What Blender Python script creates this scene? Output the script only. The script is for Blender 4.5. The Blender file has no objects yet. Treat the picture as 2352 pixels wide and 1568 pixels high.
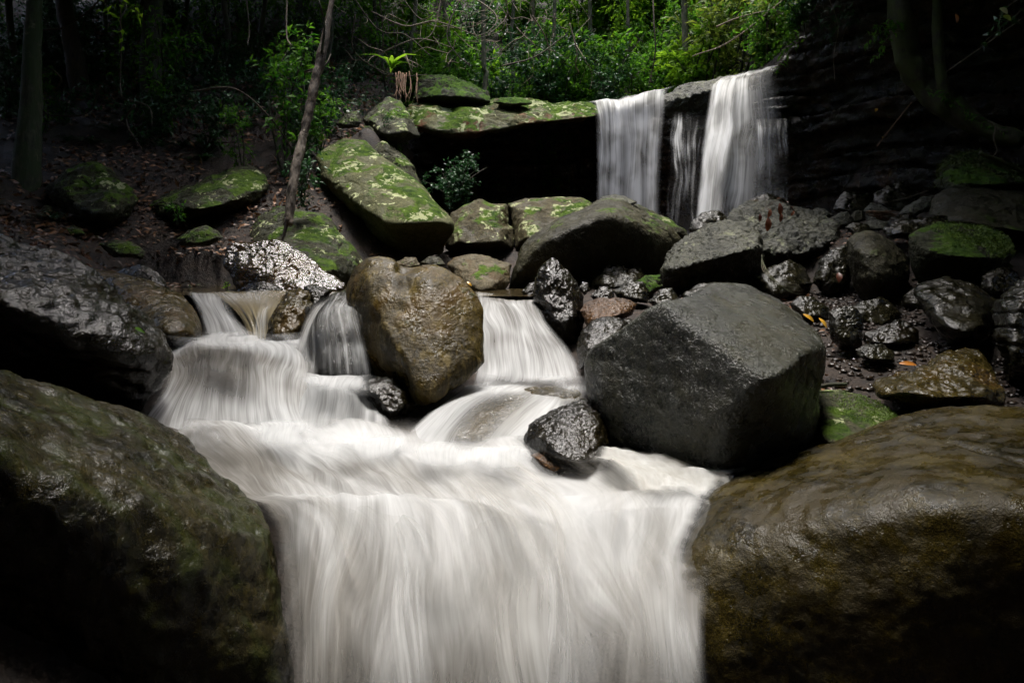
# Forest creek with boulders and a small waterfall
import bpy, bmesh, math, random
import numpy as np
from mathutils import Vector, Matrix

scene = bpy.context.scene
C = scene.collection

# ------------------------------------------------------------------ camera, light, exposure
EYE = 2.0                       # eye height (z) of the camera
F = 1568.0                      # focal length in tracing units (picture 2352 wide)
cd = bpy.data.cameras.new('camera')
cd.lens = 24.0; cd.sensor_width = 36.0; cd.sensor_fit = 'HORIZONTAL'
cd.shift_y = -(784 - 588) / 2352.0
cd.clip_start = 0.05; cd.clip_end = 500
cam = bpy.data.objects.new('camera', cd); C.objects.link(cam)
cam.location = (0, 0, EYE); cam.rotation_euler = (math.radians(90), 0, 0)
scene.camera = cam

SUN_EL, SUN_AZ = 82.0, 345.0     # azimuth clockwise from +Y (the view direction)
world = bpy.data.worlds.new('World'); scene.world = world
world.use_nodes = True
wn = world.node_tree
bg = wn.nodes['Background']
sky = wn.nodes.new('ShaderNodeTexSky'); sky.sky_type = 'NISHITA'; sky.sun_disc = False
sky.sun_elevation = math.radians(SUN_EL); sky.sun_rotation = math.radians(SUN_AZ)
sky.air_density = 0.9; sky.dust_density = 4.0; sky.ozone_density = 0.3
wn.links.new(sky.outputs[0], bg.inputs[0]); bg.inputs[1].default_value = 0.15
sd = bpy.data.lights.new('sun', 'SUN'); sd.energy = 1.9; sd.angle = math.radians(14); sd.color = (1.0, 0.985, 0.95)
sun = bpy.data.objects.new('sun', sd); C.objects.link(sun)
_el, _az = math.radians(SUN_EL), math.radians(SUN_AZ)
sdir = Vector((math.sin(_az) * math.cos(_el), math.cos(_az) * math.cos(_el), math.sin(_el)))
sun.rotation_euler = sdir.to_track_quat('Z', 'Y').to_euler(); sun.location = (0, 6, 30)
scene.view_settings.view_transform = 'Standard'; scene.view_settings.look = 'None'
scene.view_settings.gamma = 1.0; scene.view_settings.use_curve_mapping = False
scene.view_settings.exposure = 1.4
scene.render.engine = 'CYCLES'
cy = scene.cycles
cy.max_bounces = 5; cy.diffuse_bounces = 1; cy.glossy_bounces = 1; cy.transmission_bounces = 2
cy.transparent_max_bounces = 24; cy.caustics_reflective = False; cy.caustics_refractive = False
cy.use_denoising = True; cy.use_adaptive_sampling = True; cy.adaptive_threshold = 0.02; cy.adaptive_min_samples = 12

# ------------------------------------------------------------------ helpers
rng = np.random.default_rng(7)

def P(vx, vy, Y):
    """a traced point of the photograph at the distance Y metres, in world space"""
    return np.array(((vx - 1176) / F * Y, Y, EYE + (588 - vy) / F * Y))

def _hash(i, j, k, seed):
    h = (i * 374761393 + j * 668265263 + k * 1274126177 + seed * 974634777) & 0xffffffff
    h = ((h ^ (h >> 13)) * 1103515245) & 0xffffffff
    return ((h ^ (h >> 16)) & 0xffff) / 32767.5 - 1.0

def vnoise(p, seed=0):
    p = np.asarray(p, float); i = np.floor(p).astype(np.int64); f = p - i
    u = f * f * f * (f * (f * 6 - 15) + 10)
    r = 0
    for a in (0, 1):
        wa = u[:, 0] if a else 1 - u[:, 0]
        for b in (0, 1):
            wb = wa * (u[:, 1] if b else 1 - u[:, 1])
            for c in (0, 1):
                w = wb * (u[:, 2] if c else 1 - u[:, 2])
                r = r + w * _hash(i[:, 0] + a, i[:, 1] + b, i[:, 2] + c, seed)
    return r

def fbm(p, oct=4, seed=0, gain=0.5):
    p = np.asarray(p, float); s = 0; a = 1.0
    for o in range(oct):
        s = s + a * vnoise(p * 2.03 ** o + 17.3 * o, seed + o); a *= gain
    return s

def mesh_np(name, verts, faces, smooth=True):
    """faces: (n,3) or (n,4) array"""
    faces = np.asarray(faces, np.int32); verts = np.asarray(verts, np.float32)
    me = bpy.data.meshes.new(name); n, k = faces.shape
    me.vertices.add(len(verts)); me.vertices.foreach_set('co', verts.ravel())
    me.loops.add(n * k); me.loops.foreach_set('vertex_index', faces.ravel())
    me.polygons.add(n); me.polygons.foreach_set('loop_start', np.arange(0, n * k, k, dtype=np.int32))
    me.polygons.foreach_set('use_smooth', np.full(n, smooth, dtype=bool))
    me.update(calc_edges=True); me.validate()
    return me

def fattr(me, name, vals):
    a = me.attributes.new(name, 'FLOAT', 'POINT'); a.data.foreach_set('value', np.asarray(vals, np.float32))

def link(name, me, mat, parent=None, loc=None):
    o = bpy.data.objects.new(name, me); C.objects.link(o)
    if mat is not None and me is not None and not me.materials: me.materials.append(mat)
    if parent is not None: o.parent = parent
    if loc is not None: o.location = loc
    return o

def tag(o, label=None, cat=None, group=None, kind=None):
    if label: o['label'] = label
    if cat: o['category'] = cat
    if group: o['group'] = group
    if kind: o['kind'] = kind
    return o

def empty(name, loc):
    o = bpy.data.objects.new(name, None); C.objects.link(o); o.location = loc; o.empty_display_size = 0.1
    return o

def copy_tree(o, loc, rz=0.0, sc=1.0):
    c = o.copy(); C.objects.link(c); c.location = loc; c.rotation_euler = (0, 0, rz); c.scale = (sc, sc, sc)
    for ch in o.children:
        d = ch.copy(); C.objects.link(d); d.parent = c
    return c

def grid_faces(nu, nv):
    """grid of nv rows with nu columns -> quads"""
    i = np.arange(nv - 1)[:, None] * nu + np.arange(nu - 1)[None, :]
    return np.stack([i, i + 1, i + nu + 1, i + nu], -1).reshape(-1, 4)

def catmull(pts, n, even=False):
    """resample a polyline with Catmull-Rom, n samples by chord length"""
    p = np.asarray(pts, float)
    if len(p) == 2:
        t = np.linspace(0, 1, n)[:, None]; return p[0] * (1 - t) + p[1] * t
    q = np.vstack([2 * p[0] - p[1], p, 2 * p[-1] - p[-2]])
    d = np.r_[0, np.cumsum(np.linalg.norm(np.diff(p, axis=0), axis=1) + 1e-9)]
    if even: d = np.arange(len(p), dtype=float)
    s = np.linspace(0, d[-1], n); k = np.clip(np.searchsorted(d, s, 'right') - 1, 0, len(p) - 2)
    t = ((s - d[k]) / (d[k + 1] - d[k]))[:, None]
    a, b, c, e = q[k], q[k + 1], q[k + 2], q[k + 3]
    return 0.5 * (2 * b + (c - a) * t + (2 * a - 5 * b + 4 * c - e) * t * t + (3 * b - a - 3 * c + e) * t ** 3)

def tube_arrays(pts, radii, sides=8, n=None, bump=0.0, seed=0, bscale=6.0):
    n = n or max(6, 3 * len(pts))
    p = catmull(pts, n)
    r = np.interp(np.linspace(0, 1, n), np.linspace(0, 1, len(radii)), radii)
    tg = np.gradient(p, axis=0); tg /= np.linalg.norm(tg, axis=1)[:, None] + 1e-9
    ref = np.array((0.31, 0.95, 0.05)) if abs(tg[0, 2]) > 0.5 else np.array((0.05, 0.1, 1.0))
    a = np.cross(tg, ref); a /= np.linalg.norm(a, axis=1)[:, None] + 1e-9
    b = np.cross(tg, a)
    th = np.linspace(0, 2 * np.pi, sides, endpoint=False)
    ring = a[:, None, :] * np.cos(th)[None, :, None] + b[:, None, :] * np.sin(th)[None, :, None]
    v = p[:, None, :] + ring * r[:, None, None]
    if bump:
        nn = fbm((v * np.array((bscale, bscale, bscale * 0.35))).reshape(-1, 3), 4, seed).reshape(n, sides)
        v = p[:, None, :] + ring * (r[:, None] * (1 + bump * nn))[..., None]
    v = v.reshape(-1, 3)
    i = np.arange(n - 1)[:, None] * sides + np.arange(sides)[None, :]
    j = np.arange(n - 1)[:, None] * sides + (np.arange(sides) + 1)[None, :] % sides
    f = np.stack([i, j, j + sides, i + sides], -1).reshape(-1, 4)
    # end caps: collapse to a point
    nv = len(v); v = np.vstack([v, p[0], p[-1]])
    k = np.arange(sides); k2 = (k + 1) % sides
    c0 = np.stack([k2, k, np.full(sides, nv), np.full(sides, nv)], -1)
    c1 = np.stack([k + (n - 1) * sides, k2 + (n - 1) * sides, np.full(sides, nv + 1), np.full(sides, nv + 1)], -1)
    return v, f, np.vstack([c0, c1])

def tubes_mesh(name, specs):
    """specs: list of dict(pts, radii, ...) -> one mesh (quads + tri caps)"""
    V, Q, T, o = [], [], [], 0
    for s in specs:
        v, f, c = tube_arrays(**s)
        V.append(v); Q.append(f + o); T.append(c[:, :3] + o); o += len(v)
    V = np.vstack(V); Q = np.vstack(Q); T = np.vstack(T)
    tri = np.vstack([Q[:, [0, 1, 2]], Q[:, [0, 2, 3]], T])
    return mesh_np(name, V, tri)

# ------------------------------------------------------------------ material helpers
class NT:
    def __init__(self, name):
        self.m = bpy.data.materials.new(name); self.m.use_nodes = True
        self.t = self.m.node_tree; self.t.nodes.clear()
        self.out = self.t.nodes.new('ShaderNodeOutputMaterial')
    def n(self, typ, ins=None, **attrs):
        nd = self.t.nodes.new(typ)
        for k, v in attrs.items(): setattr(nd, k, v)
        for k, v in (ins or {}).items():
            sock = nd.inputs[k]
            if isinstance(v, bpy.types.NodeSocket): self.t.links.new(v, sock)
            else: sock.default_value = v
        return nd
    def math(self, op, a, b=0.0, clamp=False):
        return self.n('ShaderNodeMath', {0: a, 1: b}, operation=op, use_clamp=clamp).outputs[0]
    def noise(self, vec, scale, detail=4.0, rough=0.55, dist=0.0, out=0):
        return self.n('ShaderNodeTexNoise', {'Vector': vec, 'Scale': scale, 'Detail': detail, 'Roughness': rough, 'Distortion': dist}).outputs[out]
    def ramp(self, fac, lo, hi, a=0.0, b=1.0, smooth=True):
        return self.n('ShaderNodeMapRange', {'Value': fac, 'From Min': lo, 'From Max': hi, 'To Min': a, 'To Max': b},
                      interpolation_type='SMOOTHSTEP' if smooth else 'LINEAR').outputs[0]
    def mix(self, fac, a, b):
        nd = self.n('ShaderNodeMix', None, data_type='RGBA')
        for s, v in ((nd.inputs[0], fac), (nd.inputs[6], a), (nd.inputs[7], b)):
            if isinstance(v, bpy.types.NodeSocket): self.t.links.new(v, s)
            else: s.default_value = v if not isinstance(v, tuple) or len(v) == 4 else (*v, 1)
        return nd.outputs[2]
    def obj(self):
        return self.n('ShaderNodeTexCoord').outputs['Object']
    def scaled(self, vec, s):
        return self.n('ShaderNodeVectorMath', {0: vec, 1: s}, operation='MULTIPLY').outputs[0]
    def bump(self, h, strength, dist, nrm=None):
        ins = {'Height': h, 'Strength': strength, 'Distance': dist}
        if nrm is not None: ins['Normal'] = nrm
        return self.n('ShaderNodeBump', ins).outputs[0]
    def surf(self, s):
        self.t.links.new(s, self.out.inputs[0]); return self.m

def rgb(*c): return (c[0], c[1], c[2], 1.0)

def rock_mat(name, dark, light, moss=0.0, lichen=0.0, rough=(0.25, 0.6), mosscol=((0.014, 0.038, 0.003), (0.085, 0.145, 0.010)),
             stain=None, bump=1.0, scale=1.0, tilt=0.35, wetbump=1.0, lichcol=(0.42, 0.45, 0.24), spec=0.5, streak=0.0, lump=1.0, fineb=1.0):
    """stone: two-tone grain, optional moss on upward faces, lichen plates, brown stain, wet gloss"""
    dark, light = tuple(0.8 * np.array(dark)), tuple(0.8 * np.array(light)); spec *= 0.85
    g = NT(name); o = g.obj()
    big = g.noise(o, 1.7 * scale, 3, 0.6)
    fine = g.noise(o, 22 * scale, 3, 0.7)
    col = g.mix(g.ramp(g.math('ADD', g.math('MULTIPLY', big, 0.6), g.math('MULTIPLY', fine, 0.4)), 0.36, 0.64), rgb(*dark), rgb(*light))
    grain = g.noise(o, 95 * scale, 2, 0.75)
    col = g.mix(g.ramp(grain, 0.36, 0.62, 0.75, 0.0), col, rgb(*(0.3 * np.array(dark))))
    if stain:
        st = g.ramp(g.noise(g.scaled(o, (1, 1, 0.5)), 2.4 * scale, 5, 0.65, 0.6), 0.46, 0.62)
        col = g.mix(st, col, rgb(*stain))
    if streak:
        sk = g.ramp(g.noise(g.scaled(o, (9, 9, 1.2)), 1.6 * scale, 5, 0.65), 0.5, 0.68)
        col = g.mix(g.math('MULTIPLY', sk, streak), col, rgb(*(1.9 * np.array(light))))
    geo = g.n('ShaderNodeNewGeometry')
    nz = g.n('ShaderNodeSeparateXYZ', {0: geo.outputs['Normal']}).outputs[2]
    rbase = g.ramp(g.noise(o, 4.5 * scale, 3, 0.65), 0.42, 0.6, rough[1], rough[0])
    h1 = g.noise(o, 11 * scale, 3, 0.62, 0.3); h2 = g.noise(o, 42 * scale, 3, 0.65)
    nrm = g.bump(h1, 0.45 * bump * lump, 0.06 / scale)
    nrm = g.bump(h2, 0.7 * bump * wetbump, 0.025 / scale, nrm)
    nrm = g.bump(grain, 0.35 * bump * fineb, 0.008 / scale, nrm)
    if moss:
        mo = g.noise(o, 2.1 * scale, 4, 0.68, 0.3)
        up = g.ramp(nz, tilt - 0.45, tilt + 0.45)
        mf = g.ramp(g.math('ADD', g.math('MULTIPLY', up, 0.25), mo), 0.95 - 0.3 * moss, 1.04 - 0.3 * moss)
        mh = g.noise(o, 120 * scale, 4, 0.7)
        mc = g.mix(g.ramp(g.math('ADD', g.noise(o, 8 * scale, 4, 0.7), g.math('MULTIPLY', mh, 0.6)), 0.6, 1.0), rgb(*mosscol[0]), rgb(*mosscol[1]))
        col = g.mix(mf, col, mc)
        rbase = g.math('MAXIMUM', rbase, g.math('MULTIPLY', mf, 0.9))
        nrm = g.bump(g.math('MULTIPLY', mh, mf), 0.9, 0.02, nrm)
    if lichen:
        l1 = g.noise(o, 3.2 * scale, 4, 0.66, 0.4)
        l2 = g.noise(o, 13 * scale, 3, 0.6, 0.8)
        lf = g.ramp(g.math('ADD', l1, g.math('MULTIPLY', l2, 0.55)), 0.94 - 0.16 * lichen, 0.97 - 0.16 * lichen)
        lf = g.math('MULTIPLY', lf, g.ramp(nz, -0.1, 0.25))
        col = g.mix(lf, col, g.mix(g.noise(o, 60, 3), rgb(*lichcol), rgb(*(0.72 * np.array(lichcol)))))
        rbase = g.math('MAXIMUM', rbase, g.math('MULTIPLY', lf, 0.85))
    b = g.n('ShaderNodeBsdfPrincipled', {'Base Color': col, 'Roughness': rbase, 'Normal': nrm, 'Specular IOR Level': spec})
    return g.surf(b.outputs[0])
# ------------------------------------------------------------------ stone materials
M = {}
M['near_left'] = rock_mat('wet algae stone', (0.006, 0.005, 0.001), (0.046, 0.036, 0.009), rough=(0.04, 0.3), bump=0.9, scale=1.8, stain=(0.02, 0.024, 0.004), streak=0.3, spec=0.4, lump=0.5, wetbump=0.7, fineb=1.5)
M['black_wet'] = rock_mat('black wet stone', (0.005, 0.004, 0.002), (0.022, 0.017, 0.007), rough=(0.04, 0.12), bump=0.9, wetbump=0.8, spec=0.55, scale=1.3, lump=0.8, fineb=0.2)
M['olive_wet'] = rock_mat('olive wet stone', (0.03, 0.022, 0.004), (0.10, 0.074, 0.017), rough=(0.05, 0.3), bump=0.6, stain=(0.06, 0.036, 0.007), spec=0.4)
M['near_right'] = rock_mat('brown algae stone', (0.010, 0.008, 0.0015), (0.095, 0.070, 0.014), rough=(0.05, 0.55), bump=0.9, scale=2.0, stain=(0.026, 0.018, 0.003), spec=0.35, lump=0.25, wetbump=0.6, fineb=1.8)
M['heart'] = rock_mat('streaked brown stone', (0.034, 0.024, 0.005), (0.115, 0.084, 0.024), rough=(0.1, 0.6), bump=0.6, stain=(0.07, 0.042, 0.008), streak=0.5, moss=0.4, mosscol=((0.018, 0.024, 0.004), (0.05, 0.06, 0.012)), spec=0.3, lump=0.3, fineb=1.5)
M['white_wet'] = rock_mat('glossy rippled stone', (0.018, 0.011, 0.004), (0.055, 0.035, 0.014), rough=(0.06, 0.16), bump=1.0, scale=0.8, stain=(0.05, 0.022, 0.004), spec=1.1, lump=1.0, wetbump=0.6, fineb=0.0)
M['grey'] = rock_mat('grey creek stone', (0.045, 0.047, 0.032), (0.15, 0.15, 0.105), rough=(0.3, 0.6), bump=1.5, lichen=0.25, lichcol=(0.22, 0.23, 0.15), spec=0.4)
M['pentagon'] = rock_mat('blue grey wet stone', (0.020, 0.021, 0.015), (0.095, 0.100, 0.076), rough=(0.14, 0.32), bump=1.5, scale=1.6, stain=(0.034, 0.033, 0.017), spec=0.6, lump=0.8, fineb=0.7)
M['lichen_slab'] = rock_mat('lichen stone', (0.085, 0.088, 0.036), (0.23, 0.23, 0.11), rough=(0.6, 0.85), moss=0.92, lichen=0.36, bump=0.9, tilt=0.5, spec=0.2)
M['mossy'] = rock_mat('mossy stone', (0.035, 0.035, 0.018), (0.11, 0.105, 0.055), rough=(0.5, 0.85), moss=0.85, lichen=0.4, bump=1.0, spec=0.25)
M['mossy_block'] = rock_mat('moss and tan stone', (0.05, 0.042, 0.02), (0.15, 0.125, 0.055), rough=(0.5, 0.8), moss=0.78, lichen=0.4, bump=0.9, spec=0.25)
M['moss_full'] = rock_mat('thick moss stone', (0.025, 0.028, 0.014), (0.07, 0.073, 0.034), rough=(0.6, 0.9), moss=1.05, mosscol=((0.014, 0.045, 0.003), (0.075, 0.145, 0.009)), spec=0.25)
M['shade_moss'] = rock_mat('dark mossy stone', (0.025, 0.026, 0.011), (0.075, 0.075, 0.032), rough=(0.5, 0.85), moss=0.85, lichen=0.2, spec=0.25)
M['dark'] = rock_mat('dark creek stone', (0.009, 0.0085, 0.004), (0.034, 0.030, 0.014), rough=(0.06, 0.35), bump=0.8, spec=0.4, lump=0.9, wetbump=0.6, scale=1.2)
M['dome_dark'] = rock_mat('dark olive stone', (0.024, 0.022, 0.010), (0.078, 0.072, 0.036), rough=(0.4, 0.7), bump=0.9, moss=0.5, spec=0.25)
M['brown'] = rock_mat('brown stone', (0.05, 0.022, 0.006), (0.15, 0.07, 0.018), rough=(0.25, 0.5), bump=1.0)
M['tan'] = rock_mat('tan stone', (0.08, 0.066, 0.035), (0.2, 0.165, 0.095), rough=(0.5, 0.8), bump=0.8, moss=0.6, stain=(0.07, 0.045, 0.017), spec=0.3)
M['ledge'] = rock_mat('sandstone ledge', (0.09, 0.09, 0.036), (0.24, 0.235, 0.115), rough=(0.5, 0.8), moss=1.0, lichen=0.36, bump=0.9, scale=0.6, tilt=0.45, stain=(0.11, 0.045, 0.018), spec=0.2)
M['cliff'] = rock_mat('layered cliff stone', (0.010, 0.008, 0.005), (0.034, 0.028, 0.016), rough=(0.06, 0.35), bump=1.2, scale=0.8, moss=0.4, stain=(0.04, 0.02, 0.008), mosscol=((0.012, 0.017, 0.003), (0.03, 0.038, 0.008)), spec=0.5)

# ------------------------------------------------------------------ boulders
_ico = {}
def ico(level):
    if level not in _ico:
        bm = bmesh.new(); bmesh.ops.create_icosphere(bm, subdivisions=level, radius=1.0)
        bm.verts.ensure_lookup_table()
        v = np.array([q.co[:] for q in bm.verts]); f = np.array([[q.index for q in t.verts] for t in bm.faces], np.int32)
        bm.free(); _ico[level] = (v / np.linalg.norm(v, axis=1)[:, None], f)
    return _ico[level]

def hull_planes(pts):
    bm = bmesh.new()
    for p in pts: bm.verts.new(p)
    r = bmesh.ops.convex_hull(bm, input=bm.verts)
    bm.normal_update()
    pl = []
    for f in bm.faces:
        if f.calc_area() < 1e-8: continue
        n = np.array(f.normal); d = float(n @ np.array(f.verts[0].co))
        if d < 0: n, d = -n, -d
        if d < 1e-4: d = 1e-4
        for q in pl:
            if q[0] @ n > 0.985 and abs(q[1] - d) < 0.06: break
        else: pl.append((n, d))
    bm.free()
    return np.array([q[0] for q in pl]), np.array([q[1] for q in pl])

ROCK_V = []          # stone surface points near the water, for its thin margins
GROUND_PTS = []      # (x, y, z) the ground is drawn through

def vnormals(v, f):
    fn = np.cross(v[f[:, 1]] - v[f[:, 0]], v[f[:, 2]] - v[f[:, 0]])
    n = np.zeros_like(v)
    for k in range(3): np.add.at(n, f[:, k], fn)
    return n / (np.linalg.norm(n, axis=1)[:, None] + 1e-12)

def boulder(label, outline, Y, mat, t=None, tilt=0.25, ridge=None, p=14, amp=0.035, freq=1.3, strata=0.0, name='boulder', cat='boulder',
            group=None, level=None, ground=True, dents=(), seed=None, front=True, embed=0.1, facets=1.0):
    """a stone whose outline is traced at the distance Y, with its own depth t; ridge points (vx, vy, Y) shape its faces"""
    ol = np.array([(q[0], q[1]) for q in outline], float)
    w = (ol[:, 0].max() - ol[:, 0].min()) * Y / F; hgt = (ol[:, 1].max() - ol[:, 1].min()) * Y / F
    t = t or 0.42 * max(w, min(hgt, w * 1.4))
    x0, y0 = ol[:, 0], ol[:, 1]; x1, y1 = np.roll(x0, -1), np.roll(y0, -1)
    cr = x0 * y1 - x1 * y0; A = cr.sum() / 2
    cx, cyy = ((x0 + x1) * cr).sum() / (6 * A), ((y0 + y1) * cr).sum() / (6 * A)
    hh = max(1.0, (ol[:, 1].max() - ol[:, 1].min()) / 2)
    oy = np.array([q[2] if len(q) > 2 else Y + tilt * t * (cyy - q[1]) / hh for q in outline])
    pts = [P(a, b, d) for (a, b), d in zip(ol, oy)]
    for (a, b), d in zip(ol, oy):
        pts.append(P(cx + (a - cx) * 0.62, cyy + (b - cyy) * 0.62, d + t))
        if front and not ridge: pts.append(P(cx + (a - cx) * 0.6, cyy + (b - cyy) * 0.6, d - 0.55 * t))
    for q in (ridge or ()): pts.append(P(*q))
    pts = np.array(pts); lo, hi = pts.min(0), pts.max(0); c = (lo + hi) / 2; s = (hi - lo) / 2
    N, D = hull_planes((pts - c) / s)
    size = max(w, hgt) / Y * F
    if level is None: level = 8 if size > 700 else 7 if size > 230 else 6 if size > 90 else 5
    dirs, f = ico(level)
    g = np.zeros(len(dirs))
    for nn, dd in zip(N, D):
        g += np.maximum(dirs @ nn / dd, 0) ** p
    v = dirs / (g ** (1 / p))[:, None] * s + c
    # fit the outline: per-angle scale about the centre, at constant depth
    qx = v[:, 0] / v[:, 1] * F + 1176 - cx; qy = 588 - (v[:, 2] - EYE) / v[:, 1] * F - cyy
    th = np.arctan2(qy, qx); rr = np.hypot(qx, qy); nb = 160
    bi = ((th + np.pi) / (2 * np.pi) * nb).astype(int) % nb
    rc = np.zeros(nb); np.maximum.at(rc, bi, rr)
    tb = (np.arange(nb) + 0.5) / nb * 2 * np.pi - np.pi
    dxy = np.stack([np.cos(tb), np.sin(tb)], -1); rt = np.zeros(nb)
    a = ol - (cx, cyy); b = np.roll(a, -1, 0) - a
    for k in range(len(a)):
        den = dxy[:, 0] * b[k, 1] - dxy[:, 1] * b[k, 0]; den = np.where(abs(den) < 1e-9, 1e-9, den)
        tt = (a[k, 0] * b[k, 1] - a[k, 1] * b[k, 0]) / den
        uu = (a[k, 0] * dxy[:, 1] - a[k, 1] * dxy[:, 0]) / den
        ok = (tt > 0) & (uu >= -1e-6) & (uu <= 1 + 1e-6); rt = np.where(ok, np.maximum(rt, tt), rt)
    sc = np.where((rc > 0) & (rt > 0), rt / np.maximum(rc, 1e-6), 1.0)
    sc = np.clip(sc, 0.6, 1.6); sc = (np.roll(sc, 1) + 6 * sc + np.roll(sc, -1)) / 8
    ss = np.interp(th, np.r_[tb[-1] - 2 * np.pi, tb, tb[0] + 2 * np.pi], np.r_[sc[-1], sc, sc[0]])
    qx *= ss; qy *= ss
    v[:, 0] = (qx + cx - 1176) / F * v[:, 1]; v[:, 2] = EYE + (588 - qy - cyy) / F * v[:, 1]
    # relief
    seed = seed if seed is not None else int(abs(cx * 7 + cyy * 13)) % 9973
    n = vnormals(v, f); size_m = max(w, hgt, 0.05); q = (v - c) / size_m
    d = amp * size_m * (fbm(q * freq * 2.2 + seed, 3, seed) * 0.55)
    rid = 1 - abs(fbm(q * freq * 3.1 + seed * 1.7, 4, seed + 5, 0.55))
    d += amp * size_m * facets * (rid - 0.7) * 0.75
    d += amp * 0.22 * size_m * fbm(q * freq * 13 + 3.1, 4, seed + 9, 0.6)
    crk = abs(fbm(q * freq * 1.6 + seed * 0.37, 3, seed + 23))
    d -= amp * 0.4 * size_m * np.exp(-(crk / 0.035) ** 2) * (vnoise(q * 2 + 9, seed + 2) > 0.0)
    if strata:
        zz = v[:, 2] / strata + 0.8 * fbm(v * 0.7, 3, seed + 3)
        fz = zz - np.floor(zz); d += 0.16 * strata * (vnoise(np.stack([np.floor(zz), 0 * zz, 0 * zz], -1) + 0.5, seed) - np.exp(-((fz - 0.5) / 0.08) ** 2))
    v = v + n * d[:, None]
    for (vx, vy, Yd, rad, dep) in dents:
        k = P(vx, vy, Yd); ww = np.exp(-(np.linalg.norm(v - k, axis=1) / rad) ** 2)
        v = v - n * (ww * dep)[:, None]
    if ground:
        zb = v[:, 2].min(); low = v[v[:, 2] < zb + 0.12 * (v[:, 2].max() - zb)]
        GROUND_PTS.append((low[:, 0].mean(), low[:, 1].mean(), zb + embed * hgt))
    if Y < 7.5: ROCK_V.append(v[::max(1, len(v) // 14000)])
    me = mesh_np(name, v - c, f)
    o = link(name, me, M[mat], None, c)
    tag(o, label, cat, group)
    return o

# --- the creek's boulders (outline, distance in metres)
boulder('huge dark algae-coated boulder sloping down to the lip of the big lower fall',
        [(-260, 760, 2.3), (0, 850, 2.55), (100, 885, 2.75), (200, 920, 2.95), (330, 965, 3.2), (420, 1010, 3.3), (500, 1075, 3.2), (590, 1150, 3.05), (625, 1200, 2.9), (640, 1290, 2.65), (655, 1400, 2.56), (700, 1568, 2.5), (690, 1800, 2.5), (-260, 1800, 2.2)],
        2.6, 'near_left', t=1.0, ridge=[(-150, 1000, 1.85), (130, 1090, 2.05), (300, 1150, 2.2), (480, 1240, 2.4), (590, 1300, 2.52), (520, 1480, 2.48), (300, 1400, 2.25), (0, 1350, 2.0), (100, 1780, 2.25), (500, 1780, 2.45)], p=24, amp=0.022)
boulder('glossy black wet boulder with angular face above the white cascade basin',
        [(-180, 500, 4.6), (0, 539, 4.7), (75, 563, 4.75), (150, 586, 4.8), (202, 612, 4.8), (244, 642, 4.8), (300, 683, 4.75), (334, 710, 4.7), (356, 747, 4.6), (382, 788, 4.5), (396, 833, 4.4), (386, 867, 4.35), (356, 901, 4.3), (319, 942, 4.3), (250, 950, 4.3), (0, 940, 4.3), (-180, 900, 4.2)],
        4.5, 'black_wet', t=0.9, ridge=[(-100, 660, 3.6), (49, 700, 3.65), (131, 765, 3.75), (210, 822, 3.85), (319, 803, 4.0), (385, 838, 4.25), (120, 640, 4.05), (260, 720, 4.3)], p=20, amp=0.04, facets=1.2)
boulder('smooth olive brown boulder tucked behind the glossy black one at the pool lip',
        [(195, 612), (244, 620), (285, 627), (337, 642), (382, 661), (420, 676), (442, 702), (457, 736), (466, 785), (375, 800), (320, 760), (240, 680)], 5.9, 'olive_wet', t=0.7, tilt=0.5, p=10, amp=0.02)
boulder('low black wet rock behind the olive boulder beside the brown bank',
        [(262, 624), (300, 612), (322, 608), (349, 616), (375, 638), (395, 665), (337, 670), (280, 650)], 6.9, 'black_wet', name='rock', cat='rock')
boulder('bright glossy wedge boulder reflecting the sky beside the dead pole',
        [(512, 603, 7.2), (523, 568, 7.35), (543, 559, 7.42), (596, 556, 7.45), (625, 553, 7.48), (660, 562, 7.45), (713, 594, 7.33), (748, 623, 7.2), (792, 650, 7.1), (789, 668, 7.0), (748, 672, 6.95), (690, 672, 6.9), (655, 676, 6.9), (573, 682, 7.0), (543, 672, 7.1)],
        7.2, 'white_wet', t=0.6, ridge=[(530, 580, 7.3), (549, 602, 7.15), (590, 639, 7.05), (649, 668, 6.95), (720, 668, 6.95)], p=22, amp=0.028)
boulder('small black wet stone at the foot of the glossy wedge boulder', [(558, 676), (584, 653), (608, 645), (640, 656), (652, 672), (600, 684)], 6.5, 'black_wet', name='rock', cat='rock')
boulder('dark brown rock splitting the small side cascade', [(609, 780), (619, 738), (637, 702), (660, 673), (690, 659), (707, 670), (718, 703), (713, 723), (690, 790), (640, 800)], 5.75, 'brown' if False else 'olive_wet', t=0.35, tilt=0.4, name='rock', cat='rock', amp=0.05)
boulder('glossy black stone wedged on top between cascade rock and heart boulder', [(696, 659), (719, 652), (765, 666), (748, 690), (722, 715), (706, 690)], 6.0, 'black_wet', name='rock', cat='rock', t=0.25)
boulder('dark domed rock sheathed in a thin film of water',
        [(690, 880), (694, 826), (698, 782), (713, 738), (737, 700), (763, 676), (800, 664), (850, 668), (880, 740), (880, 880), (780, 890)], 5.5, 'black_wet', t=0.6, tilt=0.7, p=8, amp=0.015)
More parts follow.
